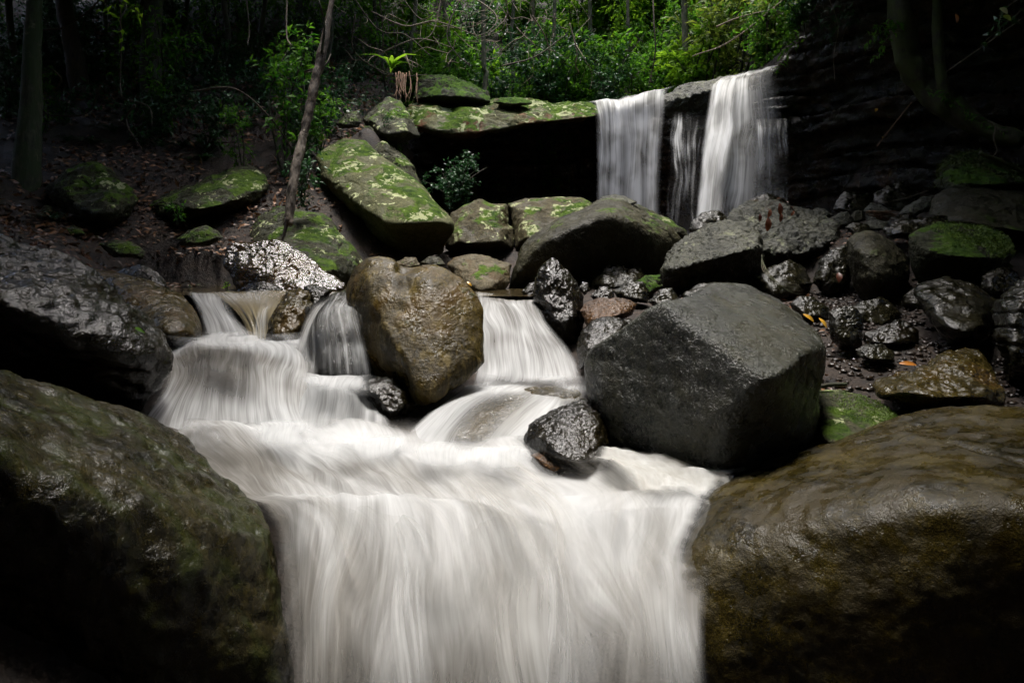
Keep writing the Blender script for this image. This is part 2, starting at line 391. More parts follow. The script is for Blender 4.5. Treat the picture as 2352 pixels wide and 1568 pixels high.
boulder('heart-shaped brown boulder narrowing downward in the middle of the creek',
        [(794, 683, 5.15), (800, 646, 5.2), (818, 612, 5.25), (848, 592, 5.25), (875, 587, 5.25), (903, 593, 5.2), (924, 608, 5.15), (947, 610, 5.15), (998, 609, 5.15), (1029, 620, 5.1), (1064, 643, 5.05), (1096, 679, 4.95), (1111, 710, 4.9), (1109, 765, 4.8), (1111, 833, 4.7), (1080, 866, 4.6), (1037, 897, 4.5), (1002, 925, 4.42), (978, 931, 4.42), (955, 926, 4.5), (930, 888, 4.75), (900, 872, 4.95), (855, 863, 5.1), (828, 812, 5.15), (803, 748, 5.15)],
        5.0, 'heart', t=0.6, ridge=[(845, 640, 4.98), (868, 700, 4.8), (890, 740, 4.66), (905, 790, 4.55), (965, 905, 4.38), (1000, 650, 4.85), (1075, 720, 4.8), (1075, 830, 4.58), (1000, 900, 4.36)], p=44, amp=0.012,
        dents=[(926, 612, 5.1, 0.09, 0.05), (925, 650, 4.85, 0.07, 0.035), (918, 700, 4.7, 0.06, 0.025), (860, 730, 4.75, 0.07, 0.03)], facets=0.4)
boulder('black wet rock under the narrow foot of the heart-shaped boulder', [(802, 886), (822, 873), (856, 868), (905, 866), (940, 895), (960, 930), (938, 955), (901, 978), (876, 960), (850, 915), (835, 900)], 4.6, 'black_wet', t=0.35, name='rock', cat='rock', amp=0.05)
boulder('tall leaning slab blotched with pale lichen and moss under the shelf end',
        [(725, 360, 10.4), (753, 336, 10.8), (789, 317, 11.0), (844, 323, 11.0), (869, 348, 10.8), (905, 378, 10.6), (954, 412, 10.2), (982, 442, 9.9), (1003, 470, 9.6), (1033, 494, 9.3), (1046, 512, 9.1), (1042, 531, 9.1), (1021, 558, 9.3), (1015, 582, 9.5), (966, 596, 9.6), (881, 596, 9.8), (835, 516, 9.9), (789, 470, 10.0), (759, 439, 10.1), (735, 409, 10.2)],
        10.0, 'lichen_slab', t=1.6, ridge=[(814, 468, 9.3), (844, 498, 9.0), (893, 514, 8.75), (942, 514, 8.65), (1003, 503, 8.7), (1040, 510, 8.9), (760, 400, 9.9)], p=26, amp=0.016)
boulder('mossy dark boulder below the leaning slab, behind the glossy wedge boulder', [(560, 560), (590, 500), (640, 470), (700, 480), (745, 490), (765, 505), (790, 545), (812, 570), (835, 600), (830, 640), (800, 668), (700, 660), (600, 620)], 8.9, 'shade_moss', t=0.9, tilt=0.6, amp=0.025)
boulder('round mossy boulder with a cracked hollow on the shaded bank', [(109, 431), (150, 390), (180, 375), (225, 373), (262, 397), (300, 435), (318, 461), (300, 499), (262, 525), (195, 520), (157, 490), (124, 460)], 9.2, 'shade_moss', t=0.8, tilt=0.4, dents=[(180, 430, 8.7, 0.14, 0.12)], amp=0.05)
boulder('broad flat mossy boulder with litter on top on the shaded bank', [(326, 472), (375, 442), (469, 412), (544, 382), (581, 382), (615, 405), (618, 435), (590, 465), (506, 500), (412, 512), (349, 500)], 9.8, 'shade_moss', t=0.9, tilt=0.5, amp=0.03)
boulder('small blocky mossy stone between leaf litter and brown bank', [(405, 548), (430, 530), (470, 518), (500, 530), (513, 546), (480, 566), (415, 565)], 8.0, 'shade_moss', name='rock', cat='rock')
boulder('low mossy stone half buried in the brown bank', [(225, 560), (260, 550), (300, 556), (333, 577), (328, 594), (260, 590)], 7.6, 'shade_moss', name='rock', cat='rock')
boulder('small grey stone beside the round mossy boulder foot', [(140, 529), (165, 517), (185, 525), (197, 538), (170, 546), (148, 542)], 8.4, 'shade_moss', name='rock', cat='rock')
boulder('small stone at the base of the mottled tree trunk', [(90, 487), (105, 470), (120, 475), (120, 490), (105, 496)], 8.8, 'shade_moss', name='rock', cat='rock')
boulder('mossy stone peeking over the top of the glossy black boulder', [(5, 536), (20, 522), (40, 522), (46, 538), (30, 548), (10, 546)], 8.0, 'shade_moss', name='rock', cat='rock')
boulder('mossy lichened block where the forest bank meets the stone shelf', [(829, 275), (869, 238), (893, 223), (923, 235), (948, 278), (965, 314), (929, 329), (893, 334), (860, 320)], 12.2, 'mossy', t=0.9, tilt=0.6, p=20, amp=0.04)
boulder('small lichen-spotted rock above the leaning slab', [(829, 290), (851, 290), (869, 312), (871, 328), (850, 334), (826, 316)], 11.7, 'mossy', name='rock', cat='rock', ground=False)
boulder('mossy rock half covered with brown leaves above the leaning slab', [(770, 284), (799, 257), (823, 257), (832, 281), (822, 293), (786, 296)], 12.0, 'mossy', name='rock', cat='rock', ground=False)
boulder('thin mossy flake of stone behind the upper edge of the leaning slab', [(850, 345), (881, 322), (923, 352), (951, 383), (968, 420), (975, 450), (930, 420), (880, 380)], 11.2, 'mossy', t=0.5, tilt=0.3, name='rock', cat='rock', ground=False)
boulder('mossy hump of stone standing on the shelf beside the forest', [(948, 230), (960, 195), (972, 177), (1003, 169), (1033, 175), (1079, 192), (1118, 210), (1128, 236), (1040, 240)], 15.9, 'moss_full', t=0.8, tilt=0.5, ground=False, amp=0.04)
boulder('small bright green moss cushion on top of the stone shelf', [(1132, 236), (1150, 225), (1185, 223), (1215, 230), (1222, 240), (1170, 246)], 15.3, 'moss_full', name='rock', cat='rock', t=0.4, ground=False)
boulder('mossy cracked block with lichen spots between leaning slab and dark arched boulder', [(1036, 490), (1066, 473), (1100, 456), (1126, 466), (1166, 466), (1170, 518), (1184, 522), (1180, 570), (1118, 580), (1051, 584), (1025, 572), (1019, 540)], 9.9, 'mossy_block', t=0.8, tilt=0.35, p=24, amp=0.025)
boulder('long tan block half green with moss behind the dark arched boulder', [(1166, 469), (1212, 456), (1269, 451), (1336, 451), (1366, 470), (1350, 510), (1280, 560), (1182, 575), (1178, 522)], 10.1, 'mossy_block', t=0.9, tilt=0.4, p=20, amp=0.02)
boulder('pale rounded rock with mossy shoulder beside the heart-shaped boulder', [(1026, 607), (1043, 590), (1081, 583), (1118, 588), (1175, 606), (1170, 650), (1148, 680), (1100, 690), (1060, 665)], 7.6, 'tan', t=0.6, tilt=0.5, p=10, amp=0.025)
boulder('small tan stone showing over the notch of the heart-shaped boulder', [(905, 606), (930, 591), (955, 592), (966, 610), (935, 622)], 7.4, 'tan', name='rock', cat='rock')
boulder('small dark olive stone behind the heart-shaped boulder shoulder', [(966, 603), (985, 588), (1010, 590), (1023, 608), (990, 622)], 7.5, 'dome_dark', name='rock', cat='rock')
boulder('great dark arched boulder with pale rim below the waterfall',
        [(1155, 680, 7.7), (1173, 620, 7.8), (1190, 582, 7.9), (1205, 552, 8.0), (1232, 533, 8.1), (1282, 504, 8.3), (1335, 480, 8.5), (1370, 463, 8.6), (1400, 456, 8.65), (1429, 459, 8.65), (1458, 475, 8.6), (1502, 501, 8.5), (1540, 522, 8.4), (1563, 550, 8.3), (1552, 590, 8.2), (1530, 640, 8.2), (1500, 690, 8.2), (1340, 700, 8.2), (1230, 700, 8.0)],
        8.3, 'dome_dark', t=0.9, ridge=[(1200, 590, 7.5), (1260, 545, 7.45), (1340, 510, 7.45), (1420, 494, 7.5), (1470, 515, 7.55), (1500, 570, 7.7), (1190, 640, 7.5)], p=18, amp=0.018)
boulder('pale wet rock crest showing behind the dark arched boulder top', [(1362, 472), (1380, 452), (1412, 447), (1432, 448), (1462, 464), (1440, 485), (1380, 485)], 9.4, 'grey', name='rock', cat='rock', t=0.5, tilt=0.6)
boulder('narrow mossy rock ridge behind the dark arched boulder, under the falls', [(1452, 466), (1500, 486), (1540, 506), (1575, 528), (1584, 544), (1555, 556), (1490, 520)], 9.6, 'mossy', name='rock', cat='rock', t=0.5)
boulder('grey rough boulder with undercut black base, in front of the falls',
        [(1522, 609, 7.3), (1530, 585, 7.4), (1561, 553, 7.5), (1605, 529, 7.7), (1631, 512, 7.8), (1651, 508, 7.85), (1716, 509, 7.85), (1742, 520, 7.75), (1751, 541, 7.6), (1752, 580, 7.4), (1748, 640, 7.4), (1690, 690, 7.3), (1590, 700, 7.2), (1515, 680, 7.2)],
        7.4, 'grey', t=0.8, ridge=[(1527, 618, 6.95), (1575, 609, 6.75), (1634, 595, 6.65), (1704, 577, 6.7), (1746, 566, 6.95)], p=24, amp=0.05, freq=1.7)
boulder('largest pale grey boulder of the pile, carrying a sprig of dead leaves',
        [(1669, 506, 8.3), (1692, 474, 8.6), (1722, 467, 8.8), (1746, 466, 8.9), (1810, 465, 8.9), (1858, 484, 8.7), (1916, 505, 8.4), (1929, 525, 8.2), (1924, 552, 8.0), (1890, 590, 7.9), (1820, 640, 8.0), (1756, 640, 8.0), (1690, 560, 8.1)],
        8.3, 'grey', t=0.8, ridge=[(1750, 580, 7.5), (1820, 588, 7.45), (1878, 574, 7.55), (1915, 545, 7.75), (1780, 530, 7.8)], p=20, amp=0.055, freq=1.7)
boulder('small olive stone tip behind the largest pale grey boulder', [(1712, 472), (1722, 460), (1738, 457), (1752, 465), (1745, 478)], 9.2, 'tan', name='rock', cat='rock', ground=False)
for lab, ol, Yd, mt in [
    ('small grey stone behind the shoulder of the largest pale boulder', [(1862, 486), (1875, 478), (1895, 479), (1912, 494), (1890, 505)], 8.9, 'grey'),
    ('round grey stone next to the largest pale boulder', [(1908, 500), (1930, 487), (1945, 487), (1958, 500), (1957, 520), (1925, 522)], 8.6, 'grey'),
    ('dark squat stone second from the largest pale boulder', [(1950, 498), (1965, 484), (1983, 484), (1990, 505), (1960, 516)], 8.7, 'dome_dark'),
    ('peaked grey stone beside the red needle litter', [(1982, 484), (2000, 466), (2020, 470), (2050, 484), (2054, 505), (1995, 512)], 8.8, 'grey'),
    ('slanting grey stone leaning on the broad mossy-skirted boulder', [(2062, 494), (2080, 475), (2120, 453), (2146, 447), (2148, 475), (2095, 500)], 8.7, 'grey'),
    ('long flat dark stone lying above the moss-topped slab', [(2026, 524), (2060, 508), (2110, 497), (2170, 492), (2200, 503), (2195, 520), (2140, 530), (2100, 545), (2035, 545)], 7.4, 'dark'),
    ('small black stone under the pale flat one', [(1940, 522), (1960, 510), (1995, 514), (2004, 532), (1960, 540)], 7.8, 'dark'),
    ('pale flat stone lying on the pile behind the upright oval boulder', [(1976, 515), (2000, 506), (2042, 507), (2036, 528), (1990, 530)], 8.0, 'grey'),
    ('dark lumpy rock holding up the upright oval boulder', [(1866, 650), (1880, 600), (1910, 573), (1942, 563), (1960, 600), (1950, 660), (1900, 690)], 7.0, 'dark'),
    ('low dark rock in the black gap behind the blue-grey pentagon boulder', [(1815, 700), (1835, 680), (1870, 685), (1905, 705), (1900, 735), (1840, 735)], 5.9, 'dark'),
    ('upright dark wet block beside two yellow leaves', [(1902, 716), (1946, 699), (1963, 704), (1982, 726), (1980, 790), (1956, 806), (1930, 802), (1908, 770)], 5.2, 'dark'),
    ('low humped black rock between upright block and striped wet boulder', [(1980, 764), (2035, 743), (2065, 732), (2092, 741), (2112, 760), (2112, 790), (2050, 800), (1985, 795)], 5.3, 'black_wet'),
    ('small glossy stone at the head of the pebble bank', [(1965, 804), (1990, 789), (2025, 790), (2054, 808), (2056, 832), (2000, 834), (1972, 820)], 4.9, 'dark'),
    ('small wet black stone at the foot of the dark arched boulder', [(1197, 670), (1215, 652), (1229, 645), (1236, 675), (1210, 690)], 6.4, 'black_wet'),
    ('tiny round wet stone beside the upright egg-shaped rock', [(1328, 662), (1338, 648), (1350, 649), (1356, 666), (1342, 678)], 6.4, 'black_wet'),
    ('wet wedge stone behind the flat brown one', [(1355, 680), (1375, 660), (1395, 656), (1412, 668), (1410, 690), (1370, 692)], 6.3, 'black_wet'),
    ('wet slab stone beneath the grey undercut boulder', [(1409, 668), (1440, 650), (1475, 646), (1490, 665), (1488, 696), (1450, 694), (1420, 686)], 6.4, 'dark'),
    ('green mossy stone under the grey undercut boulder', [(1456, 648), (1485, 633), (1519, 629), (1522, 660), (1490, 682)], 6.9, 'moss_full'),
    ('dark stone touching the top of the blue-grey pentagon boulder', [(1486, 694), (1515, 665), (1545, 660), (1560, 690), (1510, 712)], 6.0, 'dark'),
]:
    boulder(lab, ol, Yd, mt, name='rock', cat='rock', amp=0.04, p=16, tilt=0.4)
boulder('upright oval dark olive boulder in the middle of the rock pile',
        [(1946, 552), (1963, 539), (1984, 530), (2007, 529), (2041, 546), (2065, 570), (2086, 597), (2088, 640), (2060, 690), (2024, 720), (1990, 700), (1960, 650), (1946, 595)], 6.6, 'dome_dark', t=0.6, tilt=0.1, ridge=[(1990, 570, 6.2), (2040, 600, 6.15), (2050, 640, 6.1), (2020, 655, 6.05), (1980, 630, 6.15)], p=12, amp=0.03)
mossrock = boulder('dark slab topped with a bright green leafy moss mat',
        [(2086, 540), (2120, 522), (2147, 515), (2188, 518), (2256, 522), (2296, 536), (2320, 556), (2326, 580), (2300, 650), (2200, 665), (2110, 650), (2090, 600)], 6.5, 'moss_full', t=0.7, tilt=0.3, ridge=[(2100, 560, 6.2), (2160, 580, 5.95), (2240, 592, 5.9), (2305, 590, 6.05)], p=20, amp=0.03)
boulder('broad dark boulder with mossy skirt at the foot of the cliff', [(2128, 500), (2137, 464), (2154, 440), (2188, 426), (2228, 424), (2290, 433), (2400, 445), (2400, 560), (2300, 550), (2200, 530), (2140, 520)], 7.9, 'dome_dark', t=0.9, tilt=0.5, amp=0.02)
leafrock = boulder('leafy moss-covered hump below the tree roots', [(2146, 420), (2160, 390), (2181, 361), (2204, 350), (2248, 348), (2274, 364), (2352, 392), (2400, 430), (2300, 445), (2160, 440)], 9.0, 'moss_full', t=0.9, tilt=0.5, amp=0.03)
boulder('dark slanting boulder with shiny wet stripes below the moss-topped slab', [(2097, 675), (2106, 656), (2170, 637), (2238, 649), (2290, 692), (2292, 760), (2256, 790), (2205, 796), (2165, 780), (2130, 726)], 5.4, 'dark', t=0.6, tilt=0.5, amp=0.035)
boulder('tall ribbed dark boulder at the very edge of the rock pile', [(2420, 600), (2317, 654), (2290, 685), (2283, 716), (2286, 770), (2303, 811), (2310, 880), (2420, 920)], 4.7, 'dark', t=0.6, strata=0.12, amp=0.03)
boulder('wet pointed boulder half sunk in the pebble bank', [(2008, 884), (2052, 855), (2106, 842), (2130, 836), (2171, 809), (2215, 792), (2249, 806), (2283, 845), (2309, 895), (2300, 930), (2120, 935), (2018, 912)], 4.3, 'olive_wet', t=0.5, tilt=0.7, amp=0.04)
mossback = boulder('low wet stone with green moss back beside the blue-grey pentagon boulder', [(1860, 900), (1930, 896), (1975, 903), (2020, 922), (2062, 957), (2040, 1010), (1900, 1050), (1855, 1010)], 3.95, 'mossy', t=0.4, tilt=0.8, amp=0.025)
boulder('upright egg-shaped black wet rock at the lip of the white cascade', [(1227, 650), (1238, 617), (1253, 600), (1273, 592), (1291, 603), (1312, 629), (1326, 650), (1340, 679), (1342, 730), (1330, 800), (1297, 800), (1253, 750), (1231, 690)], 5.9, 'black_wet', t=0.4, tilt=0.35, amp=0.04)
boulder('flat rusty brown stone beside the upright egg-shaped rock', [(1330, 713), (1344, 694), (1376, 685), (1414, 684), (1449, 688), (1459, 700), (1450, 722), (1410, 740), (1350, 750)], 5.7, 'brown', t=0.3, tilt=0.5, name='rock', cat='rock', amp=0.04)
boulder('round wet stone with shiny cap below the flat rusty brown one', [(1323, 800), (1335, 758), (1358, 737), (1394, 725), (1423, 729), (1442, 740), (1440, 790), (1385, 840), (1330, 850)], 5.2, 'black_wet', t=0.35, tilt=0.5, p=10, amp=0.03, name='rock', cat='rock')
boulder('big pentagon-shaped boulder with blue-grey lit top and black undercut front',
        [(1340, 832, 4.04), (1355, 796, 3.99), (1426, 752, 3.79), (1487, 711, 3.63), (1522, 694, 3.56), (1575, 682, 3.95), (1605, 667, 4.25), (1634, 651, 4.6), (1663, 649, 4.7), (1719, 653, 4.8), (1790, 690, 4.7), (1825, 715, 4.6), (1877, 757, 4.2), (1890, 785, 3.9), (1894, 815, 3.75), (1892, 850, 3.72), (1880, 908, 3.72), (1878, 1030, 3.72), (1800, 1060, 3.55), (1720, 1085, 3.4), (1665, 1110, 3.33), (1600, 1092, 3.46), (1530, 1080, 3.6), (1380, 1064, 3.98), (1355, 960, 4.03), (1340, 880, 4.04)],
        3.9, 'pentagon', t=0.7, ridge=[(1561, 734, 3.47), (1605, 772, 3.39), (1663, 808, 3.285), (1693, 833, 3.23), (1748, 866, 3.1), (1772, 866, 3.1), (1824, 830, 3.28), (1880, 800, 3.55)], p=70, amp=0.012)
boulder('black low rock at the foot of the pentagon-shaped boulder by the white water', [(1203, 1005), (1225, 968), (1280, 935), (1340, 915), (1400, 930), (1400, 1090), (1340, 1095), (1280, 1085), (1222, 1050)], 3.85, 'black_wet', t=0.4, tilt=0.4, name='rock', cat='rock', amp=0.035)
boulder('rusty brown stone awash in the foam below the pentagon-shaped boulder', [(1218, 1045), (1240, 1036), (1275, 1058), (1300, 1078), (1280, 1092), (1245, 1075)], 3.65, 'brown', name='rock', cat='rock', t=0.14)
boulder('broad brown rock awash under thin white run-off water', [(985, 1020), (1030, 985), (1100, 930), (1160, 895), (1230, 885), (1330, 895), (1360, 950), (1300, 1010), (1200, 1050), (1080, 1055)], 4.35, 'olive_wet', t=0.35, tilt=0.9, p=8, amp=0.02)
boulder('huge smooth brown boulder with glistening pits filling the stream edge below the pentagon boulder',
        [(1562, 1330, 2.6), (1590, 1215, 2.9), (1622, 1150, 3.05), (1680, 1092, 3.3), (1780, 1052, 3.45), (1900, 1012, 3.55), (2000, 972, 3.6), (2080, 942, 3.6), (2200, 926, 3.55), (2352, 930, 3.4), (2700, 960, 3.2), (2700, 1900, 2.3), (1600, 1900, 2.4), (1572, 1568, 2.45), (1562, 1440, 2.5)],
        2.8, 'near_right', t=0.8, ridge=[(1600, 1270, 2.62), (1720, 1190, 2.6), (1900, 1180, 2.4), (2050, 1150, 2.3), (2200, 1165, 2.2), (2400, 1150, 2.1), (2650, 1200, 2.0), (1640, 1500, 2.45), (1900, 1560, 2.4), (2300, 1560, 2.25), (2000, 1800, 2.4), (2600, 1600, 2.1)], p=26, amp=0.014,
        dents=[(1690, 1370, 2.35, 0.12, 0.05), (2020, 1060, 2.9, 0.03, 0.012), (2240, 1000, 2.9, 0.04, 0.012), (2110, 965, 3.2, 0.04, 0.012), (1985, 1270, 2.2, 0.1, 0.03), (2130, 1240, 2.15, 0.12, 0.03)], facets=0.4)
# the overhanging sandstone shelf beside the falls
boulder('long overhanging sandstone shelf patched with moss and lichen beside the falls',
        [(930, 250, 15.2), (955, 228, 16.2), (1050, 229, 16.4), (1100, 232, 16.4), (1160, 226, 16.4), (1250, 229, 16.3), (1300, 238, 16.2), (1375, 235, 15.9), (1395, 250, 15.5), (1372, 277, 15.2), (1240, 290, 15.2), (1150, 303, 15.0), (1060, 319, 14.8), (1000, 316, 14.8), (945, 302, 14.8)],
        15.5, 'ledge', t=2.2, ridge=[(955, 292, 14.2), (1010, 306, 14.2), (1080, 309, 14.2), (1160, 292, 14.4), (1300, 272, 14.75), (1365, 266, 14.9)], p=30, amp=0.022, freq=2.5, cat='rock shelf', name='stone_shelf', ground=False, level=7, embed=0)
boulder('wet grey block of the lip between the straight and the slanting fall', [(1510, 222, 14.2), (1560, 200, 14.2), (1600, 190, 14.1), (1665, 177, 13.9), (1680, 200, 13.7), (1665, 255, 13.4), (1610, 268, 13.6), (1530, 272, 13.9)], 13.9, 'grey', t=1.2, ridge=[(1530, 232, 13.75), (1600, 215, 13.4), (1655, 205, 13.2)], p=20, amp=0.05, ground=False, name='rock', cat='rock')

for k, (lab, vx, vy, Yd, s) in enumerate([
    ('black stone wedged below the grey undercut boulder', 1640, 690, 6.6, 70), ('dark stone in the hollow below the largest pale boulder', 1800, 650, 7.0, 75), ('black stone deep in the gap beside the upright oval boulder', 2130, 690, 6.2, 60),
    ('dark stone under the moss-topped slab', 2200, 660, 6.6, 70), ('black stone between pentagon boulder and low dark rock', 1860, 760, 5.2, 45), ('dark wet stone under the upright oval boulder', 2010, 720, 5.9, 60), ('black stone behind the striped wet boulder', 2300, 650, 5.9, 55),
    ('dark stone beside the humped black rock', 2130, 800, 5.0, 45), ('small wet stone at the edge of the pebble bank', 2080, 815, 4.8, 30), ('dark stone under the tall ribbed boulder', 2260, 800, 4.9, 45), ('black stone behind the long flat dark stone', 2080, 520, 8.2, 50), ('dark stone at the cliff foot beside the needle litter', 1960, 470, 9.6, 50), ('dark stone at the cliff foot behind the slanting grey stone', 2060, 460, 9.8, 60), ('black rock at the foot of the falls', 1640, 520, 10.5, 60), ('dark rock beneath the crest-side fall', 1760, 480, 10.6, 60), ('black stone tucked under the dark arched boulder', 1420, 640, 7.6, 60),
    ('small wet stone beside the flat rusty brown one', 1470, 715, 5.8, 25), ('tiny wet stone in the gap above the pentagon boulder', 1500, 700, 5.9, 20), ('black wet stone below the flat rusty brown one', 1440, 760, 5.5, 40), ('dark stone at the foot of the wet pointed boulder', 1990, 870, 4.3, 30), ('dark stone on the pebble bank by the moss-backed stone', 1935, 850, 4.5, 28), ('little stone under the upright dark wet block', 1915, 815, 4.8, 25)]):
    if k in (4, 7, 8, 9, 16, 17, 19, 20, 21): continue
    rr = random.Random(k); m = 9
    ol = [(vx + s * (0.8 + 0.35 * rr.random()) * math.cos(6.283 * i / m), vy + s * (0.5 + 0.25 * rr.random()) * math.sin(6.283 * i / m)) for i in range(m)]
    boulder(lab, ol, Yd, 'dark', name='rock', cat='rock', amp=0.04, p=16, tilt=0.4, level=5, embed=0.3)
# ------------------------------------------------------------------ water sheets
def water_mat(name, amin, white, tan, su, sv, rough=0.35, lo=0.32, hi=0.68, trans=0.35, iso=0.5, soft=0.0, wobble=0.22):
    # iso: broken water scatters light like spray, so its shading leans towards the open sky
    """silky running water: streaks along the flow (UV v), density 'fade' stored on the sheet"""
    g = NT(name)
    uv = g.n('ShaderNodeUVMap').outputs[0]
    fd = g.n('ShaderNodeAttribute', None, attribute_name='fade').outputs['Fac']
    wt = g.n('ShaderNodeAttribute', None, attribute_name='white').outputs['Fac']
    wob = g.noise(g.scaled(uv, (2.2, 1.1, 1)), 1.0, 1, 0.5, 0.0, 1)
    uvw = g.n('ShaderNodeVectorMath', {0: uv, 1: g.scaled(wob, (wobble, 0.0, 0.0))}, operation='ADD').outputs[0]
    a = g.noise(g.scaled(uvw, (su, sv, 1)), 1.0, 2, 0.6, 0.2)
    b = g.noise(g.scaled(uvw, (su * 4.5, sv * 2.4, 1)), 1.0, 2, 0.6)
    c = g.noise(g.scaled(uvw, (2.2, 1.5, 1)), 1.0, 2, 0.5, 0.3)
    s = g.math('ADD', g.math('ADD', g.math('MULTIPLY', a, 0.40), g.math('MULTIPLY', b, 0.20)), g.math('MULTIPLY', c, 0.40))
    dens = g.ramp(s, lo, hi)
    alpha = g.math('MULTIPLY', g.math('ADD', g.math('MULTIPLY', dens, 1.0 - amin), amin), fd, True)
    if soft:
        ao = g.n('ShaderNodeAmbientOcclusion', {'Distance': soft}, samples=3, only_local=False).outputs['AO']
        alpha = g.math('MULTIPLY', alpha, g.ramp(ao, 0.35, 0.8))
    wmix = g.math('ADD', g.math('ADD', g.math('MULTIPLY', c, 0.58), g.math('MULTIPLY', a, 0.22)), g.math('MULTIPLY', b, 0.20))
    col = g.mix(g.ramp(g.math('ADD', wmix, g.math('MULTIPLY', wt, 0.5)), 0.52, 0.96), rgb(*tan), rgb(*white))
    geo = g.n('ShaderNodeNewGeometry').outputs['Normal']
    nrm = g.n('ShaderNodeVectorMath', {0: g.n('ShaderNodeVectorMath', {0: geo, 1: (0.0, 0.0, iso)}, operation='ADD').outputs[0]}, operation='NORMALIZE').outputs[0]
    p = g.n('ShaderNodeBsdfPrincipled', {'Base Color': col, 'Roughness': rough, 'Normal': nrm, 'Specular IOR Level': 0.2})
    t = g.n('ShaderNodeBsdfTranslucent', {'Color': col})
    m = g.n('ShaderNodeMixShader', {0: trans, 1: p.outputs[0], 2: t.outputs[0]})
    x = g.n('ShaderNodeBsdfTransparent')
    r = g.n('ShaderNodeMixShader', {0: alpha, 1: x.outputs[0], 2: m.outputs[0]})
    return g.surf(r.outputs[0])

W = {
    'pool': water_mat('silky pool water', 0.72, (0.70, 0.705, 0.70), (0.23, 0.215, 0.19), 15, 1.9, 0.5, wobble=0.5),
    'drop': water_mat('silky falling water', 0.42, (0.68, 0.69, 0.69), (0.30, 0.28, 0.245), 24, 1.3, 0.5, soft=0.0),
    'fall': water_mat('waterfall water', 0.3, (0.88, 0.89, 0.88), (0.66, 0.65, 0.60), 9, 0.14, 0.45, 0.36, 0.6, 0.35, 1.2),
    'jet': water_mat('arcing water', 0.1, (0.70, 0.705, 0.70), (0.34, 0.32, 0.28), 18, 1.2, 0.5, 0.38, 0.66, 0.35, 0.6, wobble=0.4),
    'thin': water_mat('thin water film', 0.03, (0.8, 0.82, 0.83), (0.6, 0.58, 0.52), 14, 0.5, 0.3, 0.45, 0.75, 0.35, 1.0),
    'tea': water_mat('tea coloured water', 0.75, (0.30, 0.26, 0.17), (0.11, 0.08, 0.035), 9, 0.6, 0.12, 0.3, 0.7, 0.15),
    'foam': water_mat('churned foam', 0.8, (0.74, 0.75, 0.74), (0.5, 0.48, 0.43), 6, 5, 0.6, soft=0.0),
}
def clear_mat():
    g = NT('still brown water'); o = g.obj()
    n = g.bump(g.noise(g.scaled(o, (3, 1.2, 1)), 4, 4), 0.25, 0.02)
    b = g.n('ShaderNodeBsdfPrincipled', {'Base Color': rgb(0.045, 0.034, 0.016), 'Roughness': 0.12, 'Normal': n})
    return g.surf(b.outputs[0])
W['still'] = clear_mat()

WATER_PTS = []
from mathutils.kdtree import KDTree
_rv = np.vstack(ROCK_V); RKD = KDTree(len(_rv))
for _i, _p in enumerate(_rv.tolist()): RKD.insert(_p, _i)
RKD.balance()
def smooth01(x): x = np.clip(x, 0, 1); return x * x * (3 - 2 * x)

